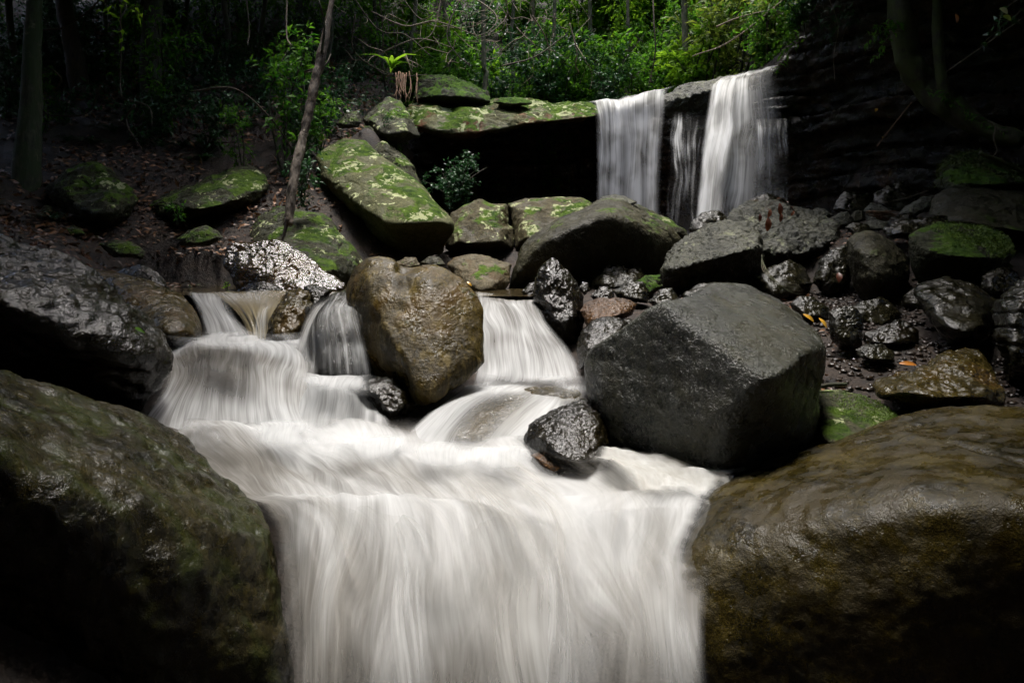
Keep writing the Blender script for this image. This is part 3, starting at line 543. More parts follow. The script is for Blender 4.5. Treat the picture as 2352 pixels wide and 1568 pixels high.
def sheet(name, rows, mat, nu=70, nv=80, fade=(0.1, 0.1, 0.05, 0.05), ripple=0.012, su=14.0, sv=1.1, low=0.0, bed=True, seed=1, ragged=0.35, drop=None, white=None, margin=0.0, even=False):
    """a sheet of water lofted through rows of traced points (vx, vy, Y), first row upstream"""
    R = np.array([catmull([P(*q) for q in r], nu, even) for r in rows])
    G = np.stack([catmull(R[:, k], nv) for k in range(nu)], 1)         # nv, nu, 3
    wd = np.linalg.norm(np.diff(G, axis=1), axis=2).sum(1).mean(); ln = np.r_[0, np.cumsum(np.linalg.norm(np.diff(G, axis=0), axis=2).mean(1))]
    u, t = np.meshgrid(np.linspace(0, 1, nu), np.linspace(0, 1, nv))
    um = u * wd; vm = np.repeat(ln[:, None], nu, 1)
    du = np.gradient(G, axis=1); dv = np.gradient(G, axis=0)
    n = np.cross(du, dv); n /= np.linalg.norm(n, axis=2)[..., None] + 1e-9
    n *= np.where((n[..., 2:3] + 0.3 * -n[..., 1:2]) < 0, -1, 1)
    q = np.stack([um * su, vm * sv, np.full_like(um, seed * 3.7)], -1).reshape(-1, 3)
    d = ripple * fbm(q, 4, seed).reshape(nv, nu)
    if low: d += low * fbm(np.stack([um * 2.2, vm * 1.6, np.full_like(um, seed)], -1).reshape(-1, 3), 3, seed + 40).reshape(nv, nu)
    G = G + n * d[..., None]
    rag = ragged * fbm(np.stack([um * 5, vm * 2.2, np.full_like(um, 9.0 + seed)], -1).reshape(-1, 3), 3, seed + 70).reshape(nv, nu)
    fd = np.ones((nv, nu)); e0, e1, s0, s1 = fade
    if e0: fd *= smooth01(u / e0 * (1 + rag))
    if e1: fd *= smooth01((1 - u) / e1 * (1 + rag))
    if s0: fd *= smooth01(t / s0 * (1 + rag))
    if s1: fd *= smooth01((1 - t) / s1 * (1 + rag))
    if drop is not None: fd = fd * drop(u, t)
    V = G.reshape(-1, 3)
    if margin:                                   # water thins out where it laps against stone
        dist = np.array([RKD.find(q)[2] for q in V.tolist()]).reshape(nv, nu)
        fd = fd * (0.12 + 0.88 * smooth01((dist * (1 + 0.6 * rag) - 0.012) / margin))
    me = mesh_np(name, V, grid_faces(nu, nv))
    fattr(me, 'fade', fd.ravel()); fattr(me, 'white', (np.full_like(u, 0.5) if white is None else white(u, t) + 0 * u).ravel())
    uv = me.uv_layers.new(name='UVMap'); li = np.zeros(len(me.loops), np.int32); me.loops.foreach_get('vertex_index', li)
    uvs = np.stack([um.ravel(), vm.ravel() + seed * 1.37], -1)[li]; uv.data.foreach_set('uv', uvs.astype(np.float32).ravel())
    o = link(name, me, W[mat]); tag(o, kind='structure')
    if bed:
        for a in range(0, nv, max(1, nv // 7)):
            for b in range(0, nu, max(1, nu // 6)):
                if fd[a, b] > 0.05: WATER_PTS.append((G[a, b, 0], G[a, b, 1], G[a, b, 2] - 0.22))
    return o

def row(z, pts):
    """row of (vx, vy, Y) from (vx, Y) at the water level z (relative to the eye)"""
    return [(a, 588 - z * F / Yd, Yd) for a, Yd in pts]

# upper pool behind the boulders: still tea-brown water
sheet('upper_pool_water', [row(-0.36, [(330, 8.2), (700, 8.4), (1280, 8.0)]), row(-0.36, [(380, 7.0), (700, 7.0), (1260, 7.0)]), row(-0.36, [(410, 6.3), (760, 6.2), (1240, 6.1)])],
      'still', 60, 30, (0, 0, 0, 0), 0.004, 3, 2)
# side cascade of three tongues
sheet('side_cascade_water', [[(425, 668, 6.5), (470, 670, 6.45), (530, 672, 6.4)], [(432, 680, 6.25), (480, 684, 6.15), (530, 690, 6.1)], [(452, 715, 6.0), (500, 720, 5.9), (552, 735, 5.85)], [(462, 760, 5.8), (520, 762, 5.7), (588, 766, 5.65)], [(455, 790, 5.65), (520, 795, 5.55), (610, 790, 5.5)]],
      'drop', 60, 60, (0.22, 0.28, 0.15, 0.2), 0.002, seed=3, margin=0.04, white=lambda u, t: 0.4 + 0.5 * t)
sheet('side_cascade_water', [[(470, 671, 6.5), (560, 668, 6.5), (668, 664, 6.4)], [(500, 682, 6.2), (570, 682, 6.15), (655, 682, 6.1)], [(540, 715, 5.98), (590, 715, 5.9), (640, 715, 5.85)], [(565, 755, 5.85), (600, 757, 5.8), (628, 757, 5.75)], [(570, 790, 5.75), (600, 792, 5.7), (625, 790, 5.65)]],
      'tea', 60, 60, (0.05, 0.05, 0.1, 0.1), 0.01, seed=5)
sheet('side_cascade_water', [[(600, 690, 6.0), (625, 690, 5.98), (640, 692, 5.95)], [(590, 715, 5.85), (605, 715, 5.82), (618, 718, 5.8)], [(578, 765, 5.72), (600, 767, 5.7), (616, 767, 5.66)], [(575, 790, 5.66), (600, 790, 5.62), (618, 790, 5.6)]],
      'thin', 40, 40, (0.3, 0.3, 0.25, 0.1), 0.008, seed=6)
sheet('side_cascade_water', [[(480, 669, 6.5), (560, 666, 6.45), (665, 662, 6.36)], [(500, 680, 6.18), (570, 680, 6.12), (655, 680, 6.06)], [(540, 712, 5.95), (590, 712, 5.86), (640, 712, 5.8)]],
      'drop', 50, 40, (0.2, 0.2, 0.3, 0.6), 0.002, seed=7, bed=False, ragged=0.9, drop=lambda u, t: 0.55 + 0 * u)
# basin and second step
sheet('cascade_basin_water', [[(360, 765, 5.75), (540, 768, 5.7), (720, 760, 5.65)], [(372, 782, 5.45), (540, 786, 5.4), (725, 785, 5.35)], [(372, 812, 5.05), (540, 815, 5.02), (735, 830, 5.0)], [(378, 865, 4.7), (540, 870, 4.66), (730, 890, 4.68)], [(350, 930, 4.5), (530, 935, 4.45), (740, 950, 4.45)], [(318, 990, 4.32), (530, 1000, 4.22), (780, 1000, 4.2)], [(320, 1030, 4.2), (530, 1035, 4.0), (790, 1040, 3.95)]],
      'drop', 110, 120, (0.06, 0.12, 0.06, 0.12), 0.003, low=0.05, seed=8, margin=0.04, sv=0.9,
      drop=lambda u, t: 1 - 0.72 * np.exp(-((u - 0.42) / 0.2) ** 2 - ((t - 0.66 - 0.1 * (u - 0.4)) / 0.07) ** 2) - 0.4 * np.exp(-((u - 0.2) / 0.15) ** 2 - ((t - 0.52) / 0.12) ** 2),
      white=lambda u, t: 0.75 - 0.55 * smooth01((t - 0.25) / 0.2) + 0.5 * smooth01((t - 0.62) / 0.2) + 0.35 * u)
# white water spilling past the foot of the domed rock and heart boulder
sheet('spill_water', [[(655, 830, 5.2), (760, 858, 5.15), (860, 868, 5.1)], [(650, 870, 4.9), (770, 880, 4.85), (870, 895, 4.75)], [(640, 930, 4.6), (780, 930, 4.5), (890, 950, 4.4)], [(600, 990, 4.3), (780, 985, 4.2), (920, 1005, 4.1)], [(560, 1050, 3.9), (780, 1050, 3.8), (960, 1055, 3.75)]],
      'drop', 90, 90, (0.25, 0.12, 0.18, 0.25), 0.003, low=0.06, seed=12, margin=0.04, white=lambda u, t: 0.9 + 0 * u)
sheet('dome_film_water', [[(695, 700, 5.5), (770, 672, 5.6), (835, 668, 5.5)], [(690, 760, 5.25), (765, 720, 5.02), (835, 720, 4.95)], [(680, 830, 5.1), (765, 800, 4.9), (850, 800, 4.85)], [(660, 880, 5.0), (765, 880, 4.85), (865, 880, 4.8)]],
      'thin', 70, 60, (0.1, 0.1, 0.05, 0.1), 0.006, bed=False, seed=13)
sheet('dome_edge_water', [[(722, 690, 5.55), (745, 690, 5.4), (770, 674, 5.5)], [(696, 740, 5.3), (712, 745, 5.2), (735, 715, 5.2)], [(676, 790, 5.2), (695, 795, 5.12), (712, 780, 5.05)], [(650, 850, 5.1), (685, 855, 5.0), (712, 860, 4.95)]],
      'drop', 40, 50, (0.35, 0.4, 0.1, 0.2), 0.006, bed=False, seed=14)
# cascade between heart boulder and egg-shaped rock
sheet('white_cascade_water', [[(1088, 676, 6.5), (1165, 678, 6.5), (1245, 678, 6.4)], [(1095, 688, 6.1), (1160, 690, 6.05), (1240, 694, 6.0)], [(1100, 715, 5.8), (1170, 712, 5.7), (1258, 735, 5.65)], [(1098, 780, 5.4), (1180, 780, 5.3), (1305, 785, 5.35)], [(1092, 850, 5.15), (1190, 855, 5.05), (1345, 850, 5.1)], [(1075, 900, 4.9), (1190, 895, 4.75), (1360, 890, 4.85)]],
      'drop', 90, 100, (0.07, 0.16, 0.05, 0.15), 0.003, low=0.03, seed=17, margin=0.04, white=lambda u, t: 0.35 + 0.6 * t)
# run-off over the awash rock into the lower pool
sheet('run_off_water', [[(1070, 880, 5.0), (1200, 880, 4.9), (1360, 880, 4.9)], [(1040, 905, 4.65), (1180, 895, 4.6), (1350, 912, 4.55)], [(985, 945, 4.38), (1080, 930, 4.25), (1340, 950, 4.2)], [(940, 985, 4.2), (1010, 985, 4.05), (1300, 990, 3.95)], [(890, 1035, 4.0), (1000, 1040, 3.85), (1260, 1045, 3.75)], [(850, 1075, 3.7), (1000, 1080, 3.6), (1250, 1085, 3.5)]],
      'drop', 110, 100, (0.1, 0.15, 0.15, 0.25), 0.002, seed=21, white=lambda u, t: 0.85 + 0 * u,
      drop=lambda u, t: 1 - 0.8 * np.exp(-((u - 0.5 - 0.12 * (t - 0.5)) / 0.17) ** 2) * smooth01((t - 0.2) / 0.2) * smooth01((0.9 - t) / 0.15))
# lower pool and the big fall at its lip
pz = -1.08
sheet('lower_pool_water', [row(-1.03, [(300, 4.5), (560, 4.4), (820, 4.3), (1420, 4.4)]), row(pz, [(400, 3.9), (640, 3.85), (880, 3.85), (1480, 3.9)]), row(pz, [(480, 3.55), (700, 3.5), (960, 3.5), (1640, 3.55)]),
      row(pz, [(545, 3.25), (760, 3.2), (1030, 3.2), (1720, 3.25)]), row(pz - 0.005, [(590, 3.0), (795, 3.02), (1080, 3.0), (1700, 3.05)]), [(610, 1192, 2.86), (820, 1160, 2.9), (1120, 1180, 2.84), (1670, 1200, 2.86)],
      [(615, 1275, 2.7), (820, 1235, 2.76), (1150, 1275, 2.66), (1640, 1290, 2.68)], [(620, 1405, 2.52), (805, 1385, 2.54), (1180, 1410, 2.48), (1620, 1400, 2.5)], [(640, 1568, 2.38), (790, 1568, 2.38), (1200, 1568, 2.34), (1610, 1568, 2.34)], [(640, 1950, 2.2), (780, 1950, 2.2), (1200, 1950, 2.2), (1600, 1950, 2.2)]],
      'pool', 170, 220, (0.05, 0.03, 0.14, 0.02), 0.003, su=11, sv=1.0, low=0.075, even=True, seed=25, margin=0.05,
      white=lambda u, t: 0.15 + 0.85 * np.exp(-((u - 0.5) / 0.33) ** 2 - ((t - 0.16) / 0.12) ** 2) + 0.75 * np.exp(-((u - 0.42) / 0.3) ** 2 - ((t - 0.56) / 0.13) ** 2) + 0.5 * np.exp(-((u - 0.85) / 0.15) ** 2 - ((t - 0.5) / 0.2) ** 2) + 0.2 * u,
      drop=lambda u, t: 1 - 0.75 * smooth01((0.2 - u) / 0.2) * smooth01((t - 0.55) / 0.15) - 0.5 * smooth01((t - 0.66) / 0.2) * np.exp(-((u - 0.82) / 0.12) ** 2) - 0.4 * smooth01((t - 0.7) / 0.2) - 0.35 * np.exp(-((u - 0.72) / 0.06) ** 2 - ((t - 0.72) / 0.06) ** 2))
# arcing jets over the lip, then churned foam beneath the pentagon boulder
_jr = random.Random(3)
for k in range(12):
    x0 = 760 + 68 * k + _jr.uniform(-30, 30); w = _jr.uniform(120, 220); sp = (x0 - 1080) / 480.0; fl = 0.10 + 0.35 * _jr.random(); up = _jr.uniform(0, 110); y0 = 0.02 + 0.05 * _jr.random()
    sp *= 0.45 if sp < 0 else 0.3
    cen = [(x0 - 150 + 60 * k / 12 - 0.6 * up, 1130 - up, 2.99 + 0.0027 * up), (x0 - 35, 1190 - 0.35 * up, 2.86 - y0 * 0.5), (x0 + 26 * sp, 1275, 2.66 - y0), (x0 + 70 * sp * (1 + fl), 1400, 2.47 - y0), (x0 + 110 * sp * (1 + fl), 1570, 2.33 - y0), (x0 + 160 * sp, 1950, 2.18 - y0)]
    sheet('lower_fall_water', [[(cx_ - w * (0.4 + 0.07 * i), cy_ + 8, cz_), (cx_, cy_, cz_ - 0.02), (cx_ + w * (0.4 + 0.07 * i), cy_ + 8, cz_)] for i, (cx_, cy_, cz_) in enumerate(cen)],
          'jet', 40, 60, (0.45, 0.45, 0.35, 0.05), 0.006, su=14, sv=0.7, low=0.015, bed=False, seed=100 + k, margin=0.06, ragged=0.5, drop=lambda u, t, a=_jr.uniform(0.45, 0.9), b=_jr.uniform(0.3, 0.8): a * (1 - 0.75 * smooth01((t - b) / 0.35)), white=lambda u, t, a=_jr.uniform(0.1, 0.9): a + 0 * u)
sheet('pool_foam', [row(-1.05, [(1260, 3.95), (1420, 3.85), (1560, 3.7), (1720, 3.5)]), row(-1.03, [(1290, 3.65), (1430, 3.55), (1560, 3.45), (1720, 3.35)]), row(-1.05, [(1400, 3.35), (1480, 3.3), (1580, 3.2), (1700, 3.15)]), row(-1.08, [(1440, 3.05), (1500, 3.0), (1580, 2.95), (1680, 2.95)])],
      'foam', 90, 70, (0.35, 0.02, 0.15, 0.3), 0.02, su=9, sv=9, bed=False, seed=33, margin=0.05, ragged=0.6)
# churned foam where each step lands
def foam(vx0, vx1, vy0, vy1, z, seed):
    ya, yb = -z * F / (vy0 - 588), -z * F / (vy1 - 588); m = (vx0 + vx1) / 2
    sheet('foam', [row(z, [(vx0, ya), (m, ya), (vx1, ya)]), row(z + 0.025, [(vx0, (ya + yb) / 2), (m, (ya + yb) / 2), (vx1, (ya + yb) / 2)]), row(z, [(vx0, yb), (m, yb), (vx1, yb)])],
          'drop', 60, 40, (0.45, 0.45, 0.5, 0.5), 0.004, su=7, sv=5, low=0.02, bed=False, seed=seed, margin=0.06, ragged=0.8, white=lambda u, t: 1.0 + 0 * u, drop=lambda u, t: 0.85 + 0 * u)
foam(320, 800, 955, 1045, -1.02, 61); foam(700, 1000, 985, 1075, -1.03, 62); foam(900, 1260, 1000, 1085, -1.04, 63); foam(1060, 1370, 850, 925, -0.87, 64); foam(370, 720, 762, 805, -0.62, 65); foam(660, 900, 855, 915, -0.86, 66)
# the waterfall
sheet('waterfall', [[(1330, 236, 16.2), (1385, 233, 15.9), (1440, 219, 15.7), (1490, 213, 15.4), (1560, 194, 15.0)], [(1352, 239, 15.1), (1385, 229, 14.95), (1435, 228, 14.7), (1490, 210, 14.4), (1540, 205, 14.05)], [(1362, 246, 14.75), (1395, 236, 14.55), (1440, 235, 14.3), (1490, 219, 13.95), (1534, 214, 13.65)], [(1368, 290, 14.6), (1445, 285, 14.2), (1528, 278, 13.55)], [(1369, 400, 14.55), (1445, 400, 14.15), (1520, 400, 13.5)], [(1366, 620, 14.5), (1442, 620, 14.1), (1514, 620, 13.45)]],
      'fall', 90, 90, (0.1, 0.14, 0.22, 0.0), 0.02, su=6, sv=0.3, bed=False, seed=41, drop=lambda u, t: 0.92 - (0.5 * np.exp(-((u - 0.4) / 0.07) ** 2) + 0.35 * np.exp(-((u - 0.72) / 0.05) ** 2) + 0.3 * np.exp(-((u - 0.18) / 0.04) ** 2)) * smooth01((t - 0.3) / 0.25))
sheet('waterfall', [[(1655, 178, 14.2), (1720, 163, 13.9), (1800, 140, 13.5)], [(1640, 190, 13.25), (1712, 175, 12.7), (1790, 158, 12.2)], [(1630, 205, 12.95), (1705, 195, 12.45), (1790, 182, 12.0)], [(1618, 280, 12.8), (1700, 280, 12.3), (1800, 278, 11.9)], [(1605, 400, 12.7), (1690, 400, 12.2), (1800, 400, 11.85)], [(1582, 640, 12.6), (1670, 640, 12.1), (1790, 640, 11.8)]],
      'fall', 110, 90, (0.06, 0.2, 0.2, 0.0), 0.02, su=6, sv=0.3, bed=False, seed=43, drop=lambda u, t: 0.35 + 0.65 * np.maximum(np.exp(-((u - 0.2) / 0.16) ** 2), 0.8 * np.exp(-((u - 0.5) / 0.1) ** 2)) + 0.3 * smooth01((0.35 - t) / 0.2))
sheet('waterfall', [[(1655, 182, 13.6), (1680, 178, 13.4), (1712, 172, 13.0)], [(1640, 198, 12.9), (1665, 194, 12.65), (1700, 190, 12.4)], [(1624, 290, 12.7), (1650, 290, 12.45), (1690, 290, 12.2)], [(1606, 420, 12.6), (1632, 420, 12.35), (1668, 420, 12.1)], [(1584, 640, 12.5), (1615, 640, 12.25), (1650, 640, 12.0)]],
      'fall', 50, 70, (0.2, 0.25, 0.15, 0.0), 0.02, su=6, sv=0.3, bed=False, seed=45)
sheet('waterfall', [[(1540, 255, 13.5), (1590, 255, 13.3), (1640, 255, 13.0)], [(1535, 330, 13.4), (1590, 330, 13.2), (1640, 330, 12.9)], [(1530, 480, 13.3), (1590, 480, 13.1), (1640, 480, 12.85)], [(1530, 640, 13.3), (1590, 640, 13.1), (1640, 640, 12.85)]],
      'thin', 50, 50, (0.2, 0.2, 0.1, 0.0), 0.02, su=6, sv=0.3, bed=False, seed=47)
sheet('waterfall', [[(1730, 272, 11.95), (1780, 272, 11.8), (1806, 274, 11.75)], [(1735, 285, 11.7), (1785, 285, 11.55), (1812, 288, 11.5)], [(1735, 400, 11.65), (1785, 400, 11.5), (1813, 400, 11.45)], [(1735, 600, 11.65), (1785, 600, 11.5), (1812, 600, 11.45)]],
      'thin', 50, 50, (0.15, 0.15, 0.1, 0.0), 0.02, su=6, sv=0.3, bed=False, seed=49)

# ------------------------------------------------------------------ ground
CL = [(930, 17.2), (1200, 17.3), (1360, 16.8), (1420, 15.6), (1530, 14.7), (1640, 13.8), (1790, 12.75), (1900, 12.2), (2100, 11.0), (2352, 10.0), (2700, 8.6), (3300, 6.6)]
CLX = np.array([(a - 1176) / F * b for a, b in CL]); CLY = np.array([b for a, b in CL])
def base_h(x, y):
    left = 0.3 + 0.55 * (y - 8.6) + 0.1 * (-x - 4.8)
    nearl = -0.35 + 0.42 * np.maximum(0, -x - 3.6)
    l = np.where(y > 8.6, np.maximum(left, nearl), nearl + 0.0 * y)
    right = -0.9 + 0.2 * np.clip(y - 4, 0, 5) + np.where(y > 6, 0.08, 0.3) * np.maximum(0, x - 3.2)
    wl = smooth01((-x - 0.3 - 1.6 * smooth01((y - 9) / 3)) / (2.4 - 1.2 * smooth01((y - 9) / 3))); bed = -1.35 + 0.17 * np.clip(y - 2.5, 0, 9)
    h = bed * (1 - wl) + l * wl
    wr = smooth01((x - 1.2) / 2.0); h = h * (1 - wr) + right * wr
    back = np.maximum(0, 1.0 - y); h = h - 0.35 * np.minimum(back, 3) + 0.85 * np.maximum(0, back - 4.5)  # unseen bank rising behind the viewer, added to block light from there
    return h
def top_h(x, y):
    cy_ = np.interp(x, CLX, CLY); d = y - cy_
    return 1.38 + 0.0 * d + 0.95 * np.maximum(0, d - 5.0) + 1.0 * np.maximum(0, x - 4.6) + 0.12 * np.maximum(0, -x - 1) * np.maximum(0, d) * 0.3 + 2.0
gp = None
def ground_h(x, y, noise=True):
    x = np.asarray(x, float); y = np.asarray(y, float); shp = x.shape; x = x.ravel(); y = y.ravel()
    h = base_h(x, y); num = np.zeros_like(h); den = np.full_like(h, 0.15)
    for (a, b, r) in gp:
        d2 = (x - a) ** 2 + (y - b) ** 2; w = np.exp(-d2 / 0.16) + 0.03 * np.exp(-d2 / 1.2); num += w * r; den += w
    h = h + num / den
    st = smooth01((y - np.interp(x, CLX, CLY) - 0.25) / 0.35) * smooth01((x + 3.0) / 0.9)
    h = h * (1 - st) + top_h(x, y) * st
    if noise: h = h + 0.05 * fbm(np.stack([x, y, 0 * x], -1) * 1.4, 4, 77) + 0.25 * fbm(np.stack([x, y, 0 * x], -1) * 0.22, 2, 5) * smooth01((np.hypot(x, y - 6) - 7) / 6)
    return (EYE + h).reshape(shp)
_pts = np.array(GROUND_PTS + WATER_PTS); _res = _pts[:, 2] - EYE - base_h(_pts[:, 0], _pts[:, 1])
gp = [(a, b, r) for (a, b), r in zip(_pts[:, :2], _res)]
def axis(lo, a, b, hi, fine, coarse):
    s = [np.arange(a, b, fine)]; k = a; st = fine; L = []
    while k > lo: st = min(st * 1.25, coarse); k -= st; L.append(k)
    H = []; k = b; st = fine
    while k < hi: H.append(k); st = min(st * 1.25, coarse); k += st
    return np.r_[np.array(L[::-1]), s[0], np.array(H)]
gx = axis(-70, -6.5, 6.5, 70, 0.09, 4.0); gy = axis(-45, 1.2, 14.0, 110, 0.09, 4.0)
X, Yg = np.meshgrid(gx, gy); Z = ground_h(X, Yg)
gm = NT('forest soil'); _o = gm.obj()
_c = gm.mix(gm.ramp(gm.noise(_o, 5, 6, 0.7), 0.35, 0.65), rgb(0.007, 0.004, 0.002), rgb(0.030, 0.016, 0.007))
_n = gm.bump(gm.noise(_o, 24, 6, 0.7), 0.8, 0.04)
gm.surf(gm.n('ShaderNodeBsdfPrincipled', {'Base Color': _c, 'Roughness': 0.75, 'Normal': _n}).outputs[0])
tag(link('ground', mesh_np('ground', np.stack([X, Yg, Z], -1).reshape(-1, 3), grid_faces(len(gx), len(gy))), gm.m), kind='structure')

# ------------------------------------------------------------------ cliff behind and beside the falls
def cliff():
    ns, nz = 420, 190
    path = catmull(np.array([((a - 1176) / F * b, b, 0) for a, b in CL]), ns)
    tg = np.gradient(path, axis=0); nr = np.stack([tg[:, 1], -tg[:, 0], 0 * tg[:, 0]], -1); nr /= np.linalg.norm(nr, axis=1)[:, None]
    vx = path[:, 0] / path[:, 1] * F + 1176
    ztop = np.interp(vx, [900, 1500, 1760, 1800, 1850, 1950, 2352, 3300], [3.38, 3.40, 3.42, 3.5, 3.95, 4.6, 5.2, 5.6])
    s = np.r_[0, np.cumsum(np.linalg.norm(np.diff(path, axis=0), axis=1))]
    V = np.zeros((nz, ns, 3))
    for k in range(nz):
        t = k / (nz - 21)
        tt = min(t, 1.0); z = -1.3 + (ztop + 1.3) * tt
        q = np.stack([s * 0.55, np.full(ns, 3.0), z * 0.9], -1)
        lay = z * 2.6 + 0.55 * fbm(np.stack([s * 0.35, 0 * s, z * 0.3], -1), 3, 11) + 0.1 * s * 0.5
        li = np.floor(lay); fr = lay - li
        step = vnoise(np.stack([li * 7.3 + 0.5, s * 0.25, 0 * s], -1), 31) + 0.45 * vnoise(np.stack([li * 3.1 + 0.5, s * 0.9, 0 * s], -1), 33)
        out = 0.2 * step - 0.16 * np.exp(-((fr - 0.04) / 0.1) ** 2) + 0.12 * fbm(q * 2.2, 4, 41) + 0.06 * fbm(q * np.array((7, 1, 14)), 4, 43)
        prof = 0.35 * smooth01((tt - 0.55) / 0.4) - 0.25 * smooth01((0.5 - tt) / 0.4)
        out = out + prof * np.interp(vx, [1300, 1420, 1900, 2100], [0.3, 1.0, 1.0, 0.6])
        out = out + np.interp(vx, [1690, 1740, 1810, 1830], [0, 0.25, 0.25, 0]) * smooth01((2.75 - z) / 0.08) * smooth01((z - 2.1) / 0.5)
        if t > 1: out = out - (t - 1) * (nz - 21) / 20 * 3.0; z = z + 0.02 * (k - nz + 21)
        V[k] = path + nr * out[:, None]; V[k, :, 2] = EYE + z
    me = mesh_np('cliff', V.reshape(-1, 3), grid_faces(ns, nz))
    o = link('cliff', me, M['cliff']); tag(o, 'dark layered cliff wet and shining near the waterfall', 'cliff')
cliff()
# ------------------------------------------------------------------ foliage
def leaf_mat(name, ca, cb, trans=0.3, rough=0.38, spec=0.5, tcol=None):
    """leaf: per-leaf tint between two colours, some light let through"""
    g = NT(name)
    t = g.n('ShaderNodeAttribute', None, attribute_name='tint').outputs['Fac']
    r = g.n('ShaderNodeObjectInfo').outputs['Random']
    f = g.math('ADD', g.math('MULTIPLY', t, 0.75), g.math('MULTIPLY', r, 0.25))
    col = g.mix(f, rgb(*ca), rgb(*cb))
    p = g.n('ShaderNodeBsdfPrincipled', {'Base Color': col, 'Roughness': rough, 'Specular IOR Level': spec})
    q = g.n('ShaderNodeBsdfTranslucent', {'Color': g.mix(f, rgb(*(tcol or ca)), rgb(*np.minimum(1.3 * np.array(cb), 1)))})
    return g.surf(g.n('ShaderNodeMixShader', {0: trans, 1: p.outputs[0], 2: q.outputs[0]}).outputs[0])
def bark_mat(name, ca, cb, moss=None, scale=1.0, rough=0.8, pale=None):
    g = NT(name); o = g.obj()
    n1 = g.noise(g.scaled(o, (6, 6, 1.3)), 4 * scale, 6, 0.7)
    col = g.mix(g.ramp(n1, 0.35, 0.65), rgb(*ca), rgb(*cb))
    if pale: col = g.mix(g.ramp(g.noise(o, 3.5, 4, 0.6, 0.4), 0.58, 0.66), col, rgb(*pale))
    if moss: col = g.mix(g.ramp(g.noise(o, 4.5, 6, 0.7), 0.4, 0.55), col, rgb(*moss))
    n = g.bump(n1, 0.8, 0.02); n = g.bump(g.noise(o, 60, 4, 0.7), 0.4, 0.006, n)
    return g.surf(g.n('ShaderNodeBsdfPrincipled', {'Base Color': col, 'Roughness': rough, 'Normal': n}).outputs[0])
M['leaf_dark'] = leaf_mat('dark glossy leaf', (0.008, 0.042, 0.012), (0.04, 0.125, 0.03), 0.25, 0.35, 0.4)
M['leaf_mid'] = leaf_mat('green leaf', (0.022, 0.10, 0.008), (0.13, 0.30, 0.018), 0.5, 0.5, 0.18)
M['leaf_bright'] = leaf_mat('fresh green leaf', (0.055, 0.18, 0.010), (0.28, 0.48, 0.025), 0.5, 0.5, 0.18)
M['leaf_lime'] = leaf_mat('lime leaf', (0.11, 0.19, 0.02), (0.30, 0.37, 0.05), 0.42, 0.45)
M['leaf_litter'] = leaf_mat('fallen brown leaf', (0.045, 0.018, 0.007), (0.30, 0.14, 0.055), 0.05, 0.45)
M['leaf_dead'] = leaf_mat('dead red leaf', (0.07, 0.015, 0.006), (0.22, 0.07, 0.025), 0.15, 0.4)
M['leaf_yellow'] = leaf_mat('yellow leaf', (0.42, 0.22, 0.015), (0.55, 0.30, 0.03), 0.1, 0.35)
M['leaf_orange'] = leaf_mat('orange leaf', (0.38, 0.12, 0.012), (0.5, 0.2, 0.03), 0.1, 0.35)
M['leaf_pale'] = leaf_mat('pale leaf', (0.35, 0.36, 0.16), (0.48, 0.48, 0.24), 0.3, 0.4)
M['moss_leaf'] = leaf_mat('leafy moss', (0.03, 0.07, 0.006), (0.14, 0.22, 0.02), 0.25, 0.55)
M['moss_dark'] = leaf_mat('dull leafy moss', (0.03, 0.042, 0.006), (0.09, 0.105, 0.018), 0.2, 0.6)
M['bark_dark'] = bark_mat('dark bark', (0.012, 0.010, 0.006), (0.05, 0.04, 0.022), moss=(0.02, 0.028, 0.006))
M['bark_mottled'] = bark_mat('mottled bark', (0.02, 0.022, 0.010), (0.075, 0.075, 0.04), moss=(0.03, 0.045, 0.012), pale=(0.17, 0.16, 0.09))
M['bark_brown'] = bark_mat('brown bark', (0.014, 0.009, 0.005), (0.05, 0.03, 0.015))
M['bark_grey'] = bark_mat('weathered grey wood', (0.07, 0.055, 0.04), (0.22, 0.18, 0.135), moss=None, pale=(0.12, 0.13, 0.03))
M['bark_pale'] = bark_mat('pale thin bark', (0.09, 0.075, 0.05), (0.26, 0.22, 0.15), moss=(0.09, 0.1, 0.05))
M['bark_moss'] = bark_mat('mossy bark', (0.02, 0.018, 0.008), (0.06, 0.05, 0.025), moss=(0.05, 0.06, 0.012))
M['vine'] = bark_mat('vine bark', (0.10, 0.075, 0.05), (0.26, 0.2, 0.14))
M['vine_dark'] = bark_mat('dark vine bark', (0.03, 0.022, 0.013), (0.09, 0.065, 0.04))
M['root'] = bark_mat('hanging root', (0.09, 0.045, 0.022), (0.22, 0.12, 0.06))

def leaves_mesh(name, base, dirv, nrm, L, Wd, tint, droop=0.25):
    """one folded, drooping leaf per row of the arrays"""
    n = len(base); d = dirv / (np.linalg.norm(dirv, axis=1)[:, None] + 1e-9)
    s = np.cross(d, nrm); s /= np.linalg.norm(s, axis=1)[:, None] + 1e-9
    up = np.cross(s, d)
    L = np.broadcast_to(L, n)[:, None]; Wd = np.broadcast_to(Wd, n)[:, None]
    a = base; m = base + d * L * 0.48 + up * L * 0.03
    l = base + d * L * 0.45 + s * Wd * 0.5 + up * Wd * 0.16; r = base + d * L * 0.45 - s * Wd * 0.5 + up * Wd * 0.16
    tip = base + d * L - up * L * droop
    V = np.stack([a, l, m, r, tip], 1).reshape(-1, 3)
    i = (np.arange(n) * 5)[:, None]
    Fq = np.vstack([i + np.array([[0, 2, 1]]), i + np.array([[1, 2, 4]]), i + np.array([[0, 3, 2]]), i + np.array([[2, 3, 4]])])
    me = mesh_np(name, V, Fq, False); fattr(me, 'tint', np.repeat(np.broadcast_to(tint, n), 5))
    return me

